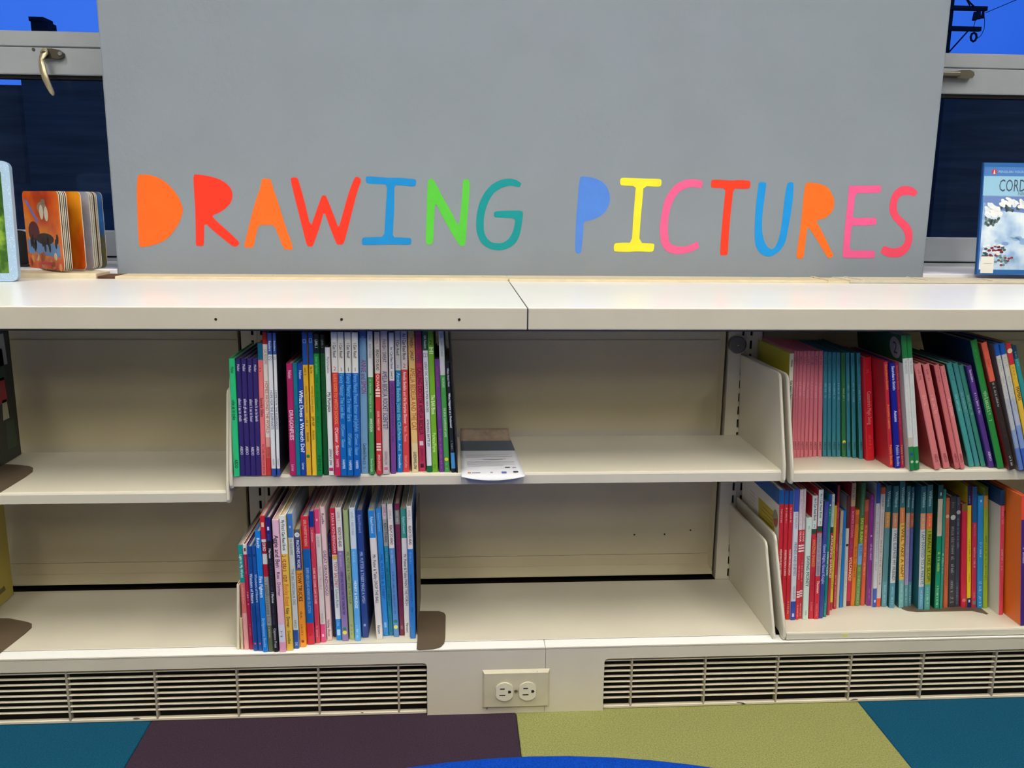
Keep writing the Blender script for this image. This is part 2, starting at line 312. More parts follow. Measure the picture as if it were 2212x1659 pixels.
# books: centre x, spine y, lean in degrees, thickness, height, spine colour, colour zones, lettering, label, options
UPPER_MIDDLE_Z=0.4177
UPPER_MIDDLE=[
(-349.3,25.5,0.62,8.9,192.3,'2cc47c',[],[(0.876, 0.932, 'Molter', '0a4020', 0.5), (0.484, 0.659, '-oke as in coke', '06301a', 0.6), (0.071, 0.147, 'ABDO', '06301a', 0.55)],'bright green leaning book first at left end of upper middle row',{}),
(-340.5,28.4,0.62,7.9,191.8,'34286c',[],[(0.893, 0.953, 'Moller', 'd8d4e4', 0.45), (0.469, 0.666, 'silent l as in chalk', 'd8d4e4', 0.55), (0.182, 0.257, 'ABDO', 'd8d4e4', 0.5)],'thin purple book titled silent l as in chalk beside green book',{'g': 'purple silent letter books'}),
(-332.1,28.1,0.73,8.2,191.8,'34286c',[],[(0.893, 0.953, 'Moller', 'd8d4e4', 0.45), (0.458, 0.663, 'silent gh as in light', 'd8d4e4', 0.55), (0.182, 0.257, 'ABDO', 'd8d4e4', 0.5)],'thin purple book titled silent gh as in light',{'g': 'purple silent letter books'}),
(-323.4,27.9,0.85,8.2,191.8,'34286c',[],[(0.884, 0.944, 'Moller', 'd8d4e4', 0.45), (0.466, 0.66, 'silent h as in hour', 'd8d4e4', 0.55), (0.177, 0.252, 'ABDO', 'd8d4e4', 0.5)],'thin purple book titled silent h as in hour',{'g': 'purple silent letter books'}),
(-315.0,27.6,0.85,7.8,191.9,'34286c',[],[(0.889, 0.949, 'Moller', 'd8d4e4', 0.45), (0.469, 0.663, 'silent b as in lamb', 'd8d4e4', 0.55), (0.182, 0.257, 'ABDO', 'd8d4e4', 0.5)],'thin purple book titled silent b as in lamb beside pink book',{'g': 'purple silent letter books'}),
(-306.9,28.4,0.88,7.6,215.7,'ee7878',[(0.878, 1.0, '0c6c8c')],[(0.787, 0.829, '~', '801c24', 0.5), (0.452, 0.597, 'Spooky Sillies', '5c0c18', 0.6), (0.008, 0.243, 'PICTURE WINDOW BOOKS', 'a83038', 0.5)],'salmon pink book titled Spooky Sillies with teal spine top',{}),
(-298.5,28.1,0.81,7.7,234.0,'e6ddd2',[(0.916, 1.0, 'c02820'), (0.203, 0.273, 'e0a090'), (0.126, 0.203, 'd66a58'), (0.0, 0.126, 'cc3c30')],[(0.78, 0.881, 'DK READERS', '9a8f86', 0.5), (0.301, 0.664, 'HOMES AROUND THE WORLD', 'b8604c', 0.55), (0.133, 0.206, 'MOORE', 'a03c30', 0.5)],'cream book titled Homes Around the World with red ends',{}),
(-290.5,25.2,0.75,7.0,232.8,'e2e4e6',[(0.853, 1.0, '4064b0'), (0.0, 0.054, '2c50a0')],[(0.877, 0.947, 'Readers', 'e8ecf4', 0.5), (0.828, 0.0505, 'O3', '2c3c6c', 0.9), (0.333, 0.607, 'HOPE FOR THE ELEPHANTS', '5a6884', 0.5), (0.077, 0.123, 'MCAVOY', '8890a0', 0.4)],'white elephant book with blue ends, left of its twin',{'g': 'white elephant books', 'c': '1c2434'}),
(-282.9,24.8,0.70,5.0,232.9,'e2e4e6',[(0.853, 1.0, '4064b0'), (0.0, 0.054, '2c50a0')],[(0.877, 0.947, 'Readers', 'e8ecf4', 0.5), (0.828, 0.0505, 'O3', '2c3c6c', 0.9), (0.333, 0.607, 'HOPE FOR THE ELEPHANTS', '5a6884', 0.5), (0.077, 0.123, 'MCAVOY', '8890a0', 0.4)],'white elephant book with blue ends, right of its twin',{'g': 'white elephant books', 'c': '1c2434'}),
(-278.5,149.3,0.70,3.2,217.3,'8c8e88',[(0.816, 1.0, '2c5c38')],[(0.718, 0.792, 'DK R', '5c605c', 0.5)],'grey and dark green book pushed back beside magenta book',{'c': '202428'}),
(-260.2,27.0,0.33,9.8,183.9,'b02460',[],[(0.87, 0.942, 'Nelson', 'ecc0d0', 0.5), (0.323, 0.592, 'DRAGONFLIES', 'f0d0dc', 0.6), (0.04, 0.103, 'Lerner', 'e8a8c0', 0.45)],'magenta book titled Dragonflies',{}),
(-251.5,26.6,0.34,6.8,184.8,'0c7890',[],[(0.353, 0.629, '~', '085868', 0.6)],'plain teal book between magenta and blue books',{}),
(-243.6,26.4,0.33,8.2,184.0,'1844a0',[],[(0.865, 0.942, 'Nelson', 'd0dcf0', 0.45), (0.211, 0.767, 'What Does a Wrench Do?', 'f0f4fa', 0.72), (0.054, 0.117, 'Lerner', 'd0dcf0', 0.45)],'royal blue book titled What Does a Wrench Do',{}),
(-234.8,26.1,0.18,7.7,233.5,'e0b028',[(0.779, 1.0, '1450a4')],[(0.929, 0.954, '[', 'c8d4e8', 0.6), (0.705, 0.761, '~', '4c3c0c', 0.5), (0.446, 0.632, 'NATIONAL GEOGRAPHIC READERS', '94701c', 0.4), (0.34, 0.421, '~', '302808', 0.55), (0.242, 0.309, 'PRE-READER', '604c10', 0.4), (0.139, 0.0119, 'o', '1c7838', 1)],'yellow book with blue top and green dot sticker',{'g': 'yellow books with blue tops'}),
(-225.7,25.8,0.29,7.1,233.6,'ecc02c',[(0.779, 1.0, '1450a4')],[(0.932, 0.96, '[', 'c8d4e8', 0.6), (0.709, 0.765, '~', '4c3c0c', 0.5), (0.449, 0.633, 'NATIONAL GEOGRAPHIC READERS', '94701c', 0.4), (0.354, 0.42, 'JUMP, PUP!', '302808', 0.55), (0.256, 0.323, 'PRE-READER', '604c10', 0.4)],'yellow book with blue top and no sticker',{'g': 'yellow books with blue tops'}),
(-217.5,25.6,0.36,8.5,231.2,'14883c',[(0.865, 1.0, '0c1c20')],[(0.904, 0.961, 'LEVEL 3', 'e0e8e8', 0.45), (0.723, 0.844, 'Green Light Readers', '70cc80', 0.4), (0.348, 0.709, '~', '0c6028', 0.5), (0.032, 0.149, 'HMH', '0c5c28', 0.6)],'bright green book with black spine top',{}),
(-208.2,29.6,0.25,7.4,229.9,'145424',[(0.868, 1.0, '0a1416')],[(0.907, 0.964, 'LEVEL 3', '90a098', 0.4), (0.374, 0.853, '~', '0c3c18', 0.5)],'dark green book with black spine top',{}),
(-199.0,27.7,0.01,8.2,209.4,'e6ece8',[],[(0.803, 0.929, 'Moran/Lawson', '707478', 0.4), (0.5, 0.657, 'My Pumpkin', '282828', 0.6), (0.079, 0.209, "children's press", '484848', 0.5), (0.046, 0.0252, '#', 'c83078', 0.8)],'white book titled My Pumpkin with pink mark at foot',{}),
(-188.3,23.6,0.12,9.7,234.7,'d8383c',[(0.724, 1.0, 'dedcd4'), (0.0, 0.183, 'c82850')],[(0.825, 0.927, 'I Can Read!', '202020', 0.45), (0.751, 0.0307, '^2', 'c03038', 0.6), (0.365, 0.714, 'LULU GOES TO WITCH SCHOOL', 'f4a050', 0.5), (0.145, 0.344, "O'Connor . Sinclair", 'f4e8e0', 0.5), (0.061, 0.12, 'HARPER', 'f0b0b8', 0.4)],'red book with white top titled goes to Witch School',{}),
(-178.3,23.3,0.17,9.6,234.8,'0c68b8',[(0.721, 1.0, 'dedcd0')],[(0.822, 0.927, 'I Can Read!', '202020', 0.45), (0.745, 0.0279, '^1', '1c5088', 0.6), (0.406, 0.714, 'Fancy Nancy: The Lost Bat', '70b4e4', 0.6), (0.2, 0.365, "O'Connor . Glasser", '78bce8', 0.5), (0.05, 0.117, 'HARPER', 'd0e4f4', 0.4)],'blue book with white top, first of three beside red book',{'g': 'blue books with white tops'}),
(-167.9,23.0,0.42,10.2,234.5,'0c64b4',[(0.722, 1.0, 'dedcd0')],[(0.823, 0.928, 'I Can Read!', '202020', 0.45), (0.746, 0.028, '^1', '1c5088', 0.6), (0.386, 0.715, 'Fancy Nancy: To Hear Ears', '70b4e4', 0.6), (0.141, 0.302, "O'Connor . Glasser", '78bce8', 0.5), (0.04, 0.11, 'HARPER', 'd0e4f4', 0.4)],'blue book with white top, middle of three',{'g': 'blue books with white tops'}),
(-157.0,21.0,0.41,9.7,234.3,'0c60b8',[(0.724, 1.0, 'e2e2d8')],[(0.825, 0.93, 'I Can Read!', '202020', 0.45), (0.748, 0.028, '^1', '1c5088', 0.6), (0.315, 0.717, 'Fancy Nancy Peanut Butter and Jellyfish', '70b4e4', 0.6), (0.15, 0.301, "O'Connor . Glasser", '78bce8', 0.5), (0.052, 0.112, 'HARPER', 'd0e4f4', 0.4)],'blue book with white top, third and beside pale blue book',{'g': 'blue books with white tops'}),
(-145.8,34.2,0.40,11.8,234.8,'84b4d0',[(0.951, 1.0, '5c84ac')],[(0.915, 0.972, '~', '9cc4dc', 0.4), (0.567, 0.803, 'ANNIE and SIMON', 'a0447c', 0.62), (0.095, 0.218, 'Candlewick Press', '3c5464', 0.42), (0.035, 0.088, '~', '4c6878', 0.5)],'pale blue thick book with purple lettered title',{}),
(-134.0,28.3,0.38,8.3,234.9,'4c9850',[(0.688, 1.0, 'dce0dc')],[(0.933, 0.975, 'LEVEL 1', '8c9490', 0.4), (0.818, 0.916, 'READY-TO-READ', '8c9490', 0.42), (0.442, 0.674, '~', 'b8dcb8', 0.4), (0.305, 0.4, 'ANNIE SCHON', 'e0f0e0', 0.45), (0.018, 0.116, 'Simon Spotlight', 'b8dcb8', 0.4)],'green book with white top and olive cover',{'c': '8c8a5c'}),
(-122.0,27.9,0.15,8.5,234.2,'d43838',[(0.715, 1.0, 'd8cec2')],[(0.898, 0.965, 'LEVEL 1', 'b09c90', 0.4), (0.736, 0.88, 'READY-TO-READ', '282420', 0.5), (0.606, 0.71, 'OLIVIA', 'f4dcd4', 0.5), (0.579, 0.0535, '=', 'ecdcd4', 0.8), (0.317, 0.454, 'OLIVIA TAKES A TRIP', 'f0d8d0', 0.38), (0.199, 0.0535, '=', 'ecdcd4', 0.8), (0.028, 0.144, 'SIMON SPOTLIGHT', 'f0d0c8', 0.38)],'red book with cream top and white bar marks, upper middle row',{}),
(-111.2,30.4,0.07,11.1,235.4,'ccc2bc',[],[(0.786, 0.944, 'PARISH / SWEAT', '4c4c58', 0.5), (0.319, 0.726, 'AMELIA BEDELIA, ROCKET SCIENTIST?', '30346c', 0.66), (0.067, 0.165, 'GREENWILLOW', '7c7474', 0.38), (0.039, 0.0211, '#', 'dc6c90', 0.5)],'light grey book with dark blue bold title, Rocket Scientist',{}),
(-99.3,32.5,-0.03,8.2,232.2,'7c4490',[(0.667, 1.0, 'e2e0e0')],[(0.749, 0.902, 'An I Can Read Book', '242024', 0.45), (0.681, 0.735, 'Level 2', '242024', 0.42), (0.342, 0.649, "AMELIA BEDELIA'S FAMILY ALBUM", '502860', 0.42), (0.232, 0.335, 'Parish . Sweat', '56306a', 0.42)],'purple book with white top beside light grey book',{}),
(-89.2,38.7,-0.22,9.0,234.2,'1480ac',[(0.727, 1.0, 'd6d4c8'), (0.0, 0.247, '1478c0')],[(0.83, 0.936, 'I Can Read!', '202020', 0.45), (0.754, 0.0312, '^1', '1c5088', 0.6), (0.3, 0.712, 'Amelia Bedelia Joins the Club', '8cd0e4', 0.62), (0.158, 0.297, 'Parish . Avril', 'a8dcf0', 0.5), (0.031, 0.134, 'Greenwillow', 'd8ecf8', 0.42)],'turquoise blue book with white top, title Joins the Club',{}),
(-79.2,40.1,-0.18,10.4,234.9,'dc4844',[(0.73, 1.0, 'dcd4cc')],[(0.798, 0.979, 'An I Can Read Book', '282422', 0.48), (0.757, 0.0298, '^2', 'c83838', 0.55), (0.348, 0.716, 'Amelia Bedelia and the Surprise Shower', 'f8dcd4', 0.45), (0.22, 0.333, 'Parish . Thomas', 'f4b4a8', 0.4), (0.032, 0.121, 'HarperCollins', 'f0a498', 0.4)],'red book with white top titled the Surprise Shower',{}),
(-64.3,39.6,-1.03,10.3,234.2,'ecc478',[(0.836, 1.0, 'e4b25c'), (0.0, 0.21, 'e8d4a0')],[(0.794, 0.954, 'PARISH / SWEAT', '3c3424', 0.5), (0.302, 0.744, 'AMELIA BEDELIA AND THE CAT', 'b8642c', 0.72), (0.021, 0.149, 'GREENWILLOW', '504630', 0.45)],'yellow cream book with orange title ending the Cat',{}),
(-52.8,43.2,-1.15,10.9,233.7,'c03858',[(0.778, 1.0, 'a02c5c')],[(0.771, 0.943, 'PARISH / SWEAT', '702040', 0.5), (0.267, 0.746, 'CALLING DOCTOR AMELIA BEDELIA', '4c1024', 0.6), (0.205, 0.0315, '#', 'e4d4d4', 0.55), (0.077, 0.17, 'GREENWILLOW', '80243c', 0.4), (0.041, 0.0286, '#', '481020', 0.5)],'crimson book titled Calling Doctor',{}),
(-40.9,37.2,-1.44,8.1,234.6,'e4e8e8',[(0.865, 1.0, '245c40'), (0.0, 0.048, '146c34')],[(0.879, 0.968, 'DK Readers', 'd0e0d8', 0.42), (0.833, 0.0568, 'O2', '1c4030', 0.9), (0.432, 0.787, 'LEGO DC COMICS SUPER HEROES', '50585c', 0.42), (0.187, 0.382, 'AMAZING BATTLES!', '50585c', 0.42)],'white book with dark green ends, Amazing Battles',{}),
(-31.5,38.6,-1.54,9.1,233.6,'78b428',[],[(0.896, 0.95, '^2', '203808', 0.7), (0.843, 0.893, 'HI', 'e4f0cc', 0.7), (0.418, 0.557, 'The EAR Book', 'e8f8c8', 0.62), (0.146, 0.286, 'Perkins/Payne', 'c8f088', 0.6), (0.025, 0.054, '~', '4c7c14', 0.4)],'lime green book titled The Ear Book',{}),
(-20.6,38.2,-2.15,7.7,188.2,'6c3c8c',[],[(0.759, 0.96, '~', 'b4506c', 0.4), (0.469, 0.589, '~', '8c60a8', 0.4), (0.031, 0.388, '~', 'c87484', 0.42)],'short purple book beside lime green book',{}),
(-12.1,38.0,-2.15,8.5,233.8,'489c48',[(0.696, 1.0, 'd2d6d2')],[(0.825, 0.986, 'LEVEL 2 READY-TO-READ', '8c9490', 0.4), (0.607, 0.682, 'THE SMURFS', 'b8e0b4', 0.42), (0.254, 0.464, 'THE SMURF CHAMPIONSHIP GAMES', 'c8e8c4', 0.42), (0.093, 0.0129, 'o', 'e8d82c', 1), (0.011, 0.068, '~', 'a8d4a4', 0.4)],'green book with white top and yellow dot sticker',{}),
(-1.3,34.9,-2.94,6.7,184.0,'1c2024',[(0.037, 0.183, '4c94d0')],[(0.785, 0.95, 'Where People Work', 'd8dce0', 0.4), (0.411, 0.726, 'What Happens at a Firehouse?', 'e8ecf0', 0.5), (0.201, 0.292, '~', 'b0b8c0', 0.4)],'black book titled What Happens at a Firehouse',{}),
(4.6,33.5,-3.18,2.4,231.4,'141618',[],[],'very thin tall black book at right end of upper middle row',{}),
]
LOWER_MIDDLE_Z=0.1197
LOWER_MIDDLE=[
(-360.6,17.4,2.84,4.3,114.7,'e8dcc0',[],[],'short cream pamphlet at left end of lower middle row',{'d': 0.12}),
(-353.9,17.0,0.79,4.0,55.9,'dcc8a0',[],[],'short tan pamphlet beside cream pamphlet',{'d': 0.12}),
(-346.3,16.8,-0.52,7.6,184.1,'f0a4a0',[(0.645, 1.0, '189890'), (0.353, 0.645, 'dc6c64')],[(0.695, 0.913, 'Light in My World', 'e0f4f0', 0.5), (0.422, 0.627, '~', 'f0b0a8', 0.45), (0.29, 0.353, '~', 'f4c4bc', 0.4)],'leaning book with teal top and pink foot titled Light in My World',{}),
(-338.0,16.4,-0.78,6.5,185.7,'b01848',[(0.905, 1.0, 'e8e4e0')],[(0.95, 0.0307, '#', '801020', 0.4), (0.72, 0.883, '~', 'd86c88', 0.45), (0.422, 0.562, '~', 'f0c8d0', 0.5), (0.125, 0.251, '~', 'd87890', 0.4)],'crimson leaning book with white spine top',{}),
(-330.2,11.6,-0.72,7.4,183.4,'184c98',[],[(0.904, 0.932, '#', '103470', 0.5), (0.462, 0.745, 'Wonders of Nature', 'dce8f4', 0.55), (0.284, 0.43, '~', '103c7c', 0.5), (0.07, 0.0182, '#', 'e45870', 0.4)],'dark blue nature book leaning, left of its twin',{'g': 'dark blue nature books'}),
(-322.3,11.2,-0.81,6.9,184.3,'2058a8',[],[(0.9, 0.927, '#', '103470', 0.5), (0.469, 0.737, 'Wonders of Nature', 'b0cce8', 0.55), (0.283, 0.428, '~', '184480', 0.5), (0.07, 0.0181, '#', 'e45870', 0.4)],'dark blue nature book leaning, right of its twin',{'g': 'dark blue nature books'}),
(-313.4,6.8,-0.92,8.2,211.1,'1480dc',[],[(0.866, 0.949, 'Ready', 'd8ecfc', 0.55), (0.457, 0.634, 'Fire Fighters', 'f0f8ff', 0.6), (0.039, 0.287, 'Bridgestone Books', '90c8f4', 0.5)],'bright blue book titled Fire Fighters',{}),
(-304.9,7.9,-0.86,7.9,236.7,'9c9c96',[(0.833, 1.0, 'cc2430'), (0.812, 0.833, 'd8d4d0'), (0.728, 0.812, '9c1c28'), (0.651, 0.728, 'd4d2ce'), (0.56, 0.651, 'b01c28'), (0.0, 0.196, '646e4c')],[(0.938, 0.0322, '#', 'e0c8a8', 0.5), (0.746, 0.809, 'OHIO', 'e8e4e0', 0.6), (0.21, 0.532, '~', '5c5c58', 0.7), (0.102, 0.186, '~', 'c8ccb8', 0.4)],'red and grey book titled Ohio with olive foot',{}),
(-295.9,6.0,-0.88,7.9,234.5,'1c181e',[(0.83, 1.0, '282070')],[(0.921, 0.0254, '#', 'd8d8e8', 0.4), (0.83, 0.88, '~', '5c58a0', 0.4), (0.703, 0.777, 'Marines', 'e0e0e4', 0.45), (0.463, 0.696, '~', '585460', 0.35), (0.371, 0.452, '/ Marines', 'e0e0e4', 0.45), (0.201, 0.364, '~', '585460', 0.35), (0.032, 0.18, 'Capstone Press', 'c8c8cc', 0.5)],'black book with navy spine top, white lettering',{}),
(-284.9,5.5,-0.74,10.1,230.5,'eabcd0',[(0.076, 0.212, 'dcdcec'), (0.0, 0.076, 'e8a4c4')],[(0.647, 0.888, 'Aggie and Ben', '201820', 0.65), (0.432, 0.615, 'Ries . Dormer', '483444', 0.5), (0.112, 0.162, '~', '504c58', 0.5)],'pale pink book titled Aggie and Ben',{}),
(-274.2,9.8,-0.67,10.3,236.4,'e8c048',[(0.721, 1.0, 'e6eee6')],[(0.747, 0.97, 'My First I Can Read Book', '202420', 0.45), (0.512, 0.717, '~', '98301c', 0.8), (0.337, 0.501, 'Rocky Road', 'e07420', 0.62), (0.177, 0.322, 'Riley . Dorman', '443410', 0.5), (0.05, 0.151, 'Greenwillow', '5c4818', 0.42)],'yellow book with white top titled Rocky Road',{}),
(-264.2,16.1,-0.64,8.7,236.5,'ccd6d4',[(0.828, 1.0, '3c78c4'), (0.0, 0.14, '2c58a8')],[(0.907, 0.015, '#', 'a8c8e8', 0.3), (0.701, 0.824, 'DK READERS', '848c90', 0.45), (0.331, 0.6, 'THE BIG DINOSAUR DIG', '74828c', 0.5), (0.155, 0.218, 'RIPLEY', '848c90', 0.42), (0.02, 0.05, 'DK', 'b8cce8', 0.45)],'pale grey book with blue ends titled The Big Dinosaur Dig',{}),
(-254.1,20.4,-0.72,10.0,208.1,'f09a24',[(0.923, 1.0, '5c5c5c'), (0.675, 0.923, '28307c'), (0.658, 0.675, '5c5c5c')],[(0.957, 0.0428, 'O10', '3c3c3c', 0.8), (0.679, 0.914, 'MACHINES AT WORK', 'e0e0e8', 0.48), (0.396, 0.64, 'TOW TRUCKS', '201408', 0.62), (0.229, 0.307, '~', '5c3808', 0.42), (0.101, 0.195, '~', '7c4c10', 0.35), (0.05, 0.012, 'o', '9c3c10', 1)],'orange book titled Tow Trucks with grey top',{}),
(-242.4,29.6,-0.74,12.4,226.6,'1464b4',[(0.753, 1.0, 'cc2834'), (0.0, 0.17, 'd02438')],[(0.773, 0.978, 'LEVEL 2 PASSPORT TO READING', 'ecb0a8', 0.35), (0.248, 0.607, 'SUPER HERO SQUAD ADVENTURE COLLECTION', '94c0e8', 0.36), (0.051, 0.079, '~', '801420', 0.4)],'thick blue hardback with red ends, adventure collection',{'hb': 1}),
(-231.4,32.4,-0.86,7.7,234.5,'d03c50',[(0.885, 1.0, '103488')],[(0.771, 0.863, '~', 'f0c4c8', 0.4), (0.305, 0.58, 'CLARK AND COOPER, COME ON OVER!', 'f4d0d0', 0.42), (0.046, 0.134, '~', 'ec98a0', 0.45)],'red book with navy spine top, lower middle row',{}),
(-222.4,35.5,-0.99,8.3,236.7,'dcd2ce',[(0.822, 1.0, 'dc4878'), (0.0, 0.14, 'e44c84')],[(0.924, 0.0152, '#', 'f0b8c8', 0.3), (0.723, 0.803, 'DK READERS', 'a09c9c', 0.42), (0.405, 0.58, 'TRUCK TROUBLE', 'c8a0a4', 0.48), (0.152, 0.223, 'ROYSTON', 'a8a0a0', 0.38), (0.053, 0.0197, '#', 'f0c0d0', 0.4)],'white book with pink ends titled Truck Trouble',{}),
(-213.2,41.4,-1.16,7.8,238.9,'ecccca',[],[(0.876, 0.955, 'Ruelle', '40343c', 0.5), (0.341, 0.683, 'GREAT GROUNDHOGS!', '5c5c74', 0.6), (0.032, 0.16, 'Holiday House', '5c484c', 0.5)],'blush pink book titled Great Groundhogs',{}),
(-205.4,53.1,-1.44,5.0,185.1,'1c2050',[],[(0.788, 0.926, '~', 'a0a4c0', 0.45), (0.423, 0.59, '~', '8488a8', 0.4)],'navy book pushed back beside blush pink book',{'d': 0.14}),
(-196.8,41.4,-1.18,9.0,236.1,'dce4e6',[(0.656, 1.0, 'c82438'), (0.611, 0.656, 'e8dcc0'), (0.0, 0.164, '1488dc')],[(0.668, 0.966, 'RYAN & FOTHERINGHAM', 'f0c0c0', 0.5), (0.636, 0.0168, 'o', 'e0b050', 1), (0.405, 0.603, 'TONY BALONEY', 'c05038', 0.6), (0.252, 0.397, 'School Rules', '848c94', 0.5), (0.107, 0.153, '~', '84c4f0', 0.5), (0.061, 0.0458, '#', 'a8d8f8', 0.6)],'white book with red top and blue foot titled School Rules',{}),
(-186.0,37.4,-1.35,9.8,238.2,'8c78ac',[(0.685, 1.0, 'e4dcd8')],[(0.906, 0.974, 'LEVEL 2', 'a09490', 0.38), (0.713, 0.86, 'READY-TO-READ', '20201c', 0.48), (0.566, 0.668, '~', 'c4b8d4', 0.4), (0.204, 0.532, 'HENRY AND MUDGE AND THE TUMBLING TRIP', '3c2c60', 0.42), (0.094, 0.0128, 'o', '247c58', 1), (0.066, 0.0151, 'o', 'e8d850', 1)],'lavender book with white top and two dot stickers',{}),
(-175.3,43.9,-1.38,8.7,231.4,'b4c480',[],[(0.281, 0.688, 'MR. PUTTER & TABBY STIR THE SOUP', '6c7848', 0.45), (0.031, 0.117, '~', '6c7848', 0.35)],'pale olive green book titled Stir the Soup',{}),
(-164.8,37.1,-1.08,9.2,238.0,'5cacec',[(0.7, 1.0, 'd4dee8')],[(0.906, 0.974, 'LEVEL 1', '8c9cb0', 0.38), (0.8, 0.898, 'READY-TO-READ', '8c9cb0', 0.38), (0.58, 0.679, '~', 'b0d8f8', 0.4), (0.252, 0.463, 'HENRY & MUDGE', 'f0f8ff', 0.45), (0.021, 0.119, '~', 'c4e4fc', 0.4)],'sky blue book with white top between olive and navy books',{}),
(-153.3,48.3,-1.38,10.4,229.5,'2c488c',[],[(0.83, 0.968, 'Rylant/Howard', '94a8d0', 0.45), (0.277, 0.684, 'MR. PUTTER & TABBY MAKE A WISH', 'b4c4e0', 0.48), (0.091, 0.111, '#', 'a0b4dc', 0.35)],'navy blue book titled Make a Wish before the gap',{}),
(-128.5,41.8,-2.45,10.4,230.9,'e2dcd8',[(0.794, 1.0, '2c88d4')],[(0.831, 0.957, 'Rylant/Howard', 'c8e0f4', 0.42), (0.286, 0.667, 'Mr. Putter & Tabby DROP THE BALL', '54505c', 0.48), (0.043, 0.114, 'Harcourt', '302c30', 0.45)],'white book with blue top titled Drop the Ball after the gap',{}),
(-118.4,52.8,-2.23,9.0,231.2,'3490dc',[],[(0.826, 0.968, 'Rylant/Howard', '84c0ec', 0.42), (0.296, 0.648, 'MR. PUTTER & TABBY', '1c5ca4', 0.45), (0.069, 0.109, '#', '8cc8f0', 0.4)],'medium blue book beside white Drop the Ball book',{}),
(-109.5,54.3,-2.04,7.8,237.7,'2888a4',[(0.89, 1.0, 'd4c8c4'), (0.689, 0.89, 'a8a8a0')],[(0.917, 0.98, 'LEVEL 3', 'c06470', 0.4), (0.717, 0.862, 'READY-TO-READ', '282824', 0.48), (0.567, 0.677, '~', '74b8c8', 0.4), (0.205, 0.52, '~', '14545c', 0.5), (0.024, 0.165, '~', '18606c', 0.4)],'teal book with pinkish grey top',{}),
(-100.3,48.4,-1.85,8.8,239.7,'5c90cc',[(0.677, 1.0, 'e6dcd8')],[(0.895, 0.961, 'LEVEL 2', 'a89c98', 0.38), (0.704, 0.848, 'READY-TO-READ', '20201c', 0.48), (0.556, 0.661, '~', 'a4c4e4', 0.4), (0.175, 0.525, '~', '34548c', 0.4), (0.121, 0.0132, 'o', '1c7c70', 1), (0.077, 0.0148, 'o', 'e4e060', 1)],'steel blue book with white top and two dot stickers',{}),
(-90.8,53.5,-1.37,8.3,238.6,'7c2c48',[(0.849, 0.953, '8c8880')],[(0.859, 0.945, '~', 'd0ccc4', 0.4), (0.651, 0.824, '~', '5c1c34', 0.4), (0.212, 0.51, '~', '5c1c34', 0.4), (0.063, 0.0267, '#', 'a46c7c', 0.4)],'maroon book with grey spine label',{}),
(-81.1,47.5,-1.09,9.4,231.5,'e0dcd6',[(0.778, 1.0, '3c9484')],[(0.815, 0.944, 'Rylant/Howard', 'a8d8e0', 0.42), (0.25, 0.657, 'Mr. Putter & Tabby PAINT THE PORCH', '545058', 0.45), (0.036, 0.113, 'Harcourt', '302c30', 0.42)],'white book with teal top titled Paint the Porch',{}),
(-71.6,41.6,-0.94,8.8,238.0,'2c78c8',[(0.684, 1.0, 'e6dcd8')],[(0.906, 0.973, 'LEVEL 2', 'a89c98', 0.38), (0.715, 0.859, 'READY-TO-READ', '20201c', 0.48), (0.57, 0.668, '~', '84b4e4', 0.4), (0.188, 0.516, '~', '1c4c94', 0.4)],'blue book with white top at right end beside bookend',{}),
]
UPPER_RIGHT_Z=0.4160
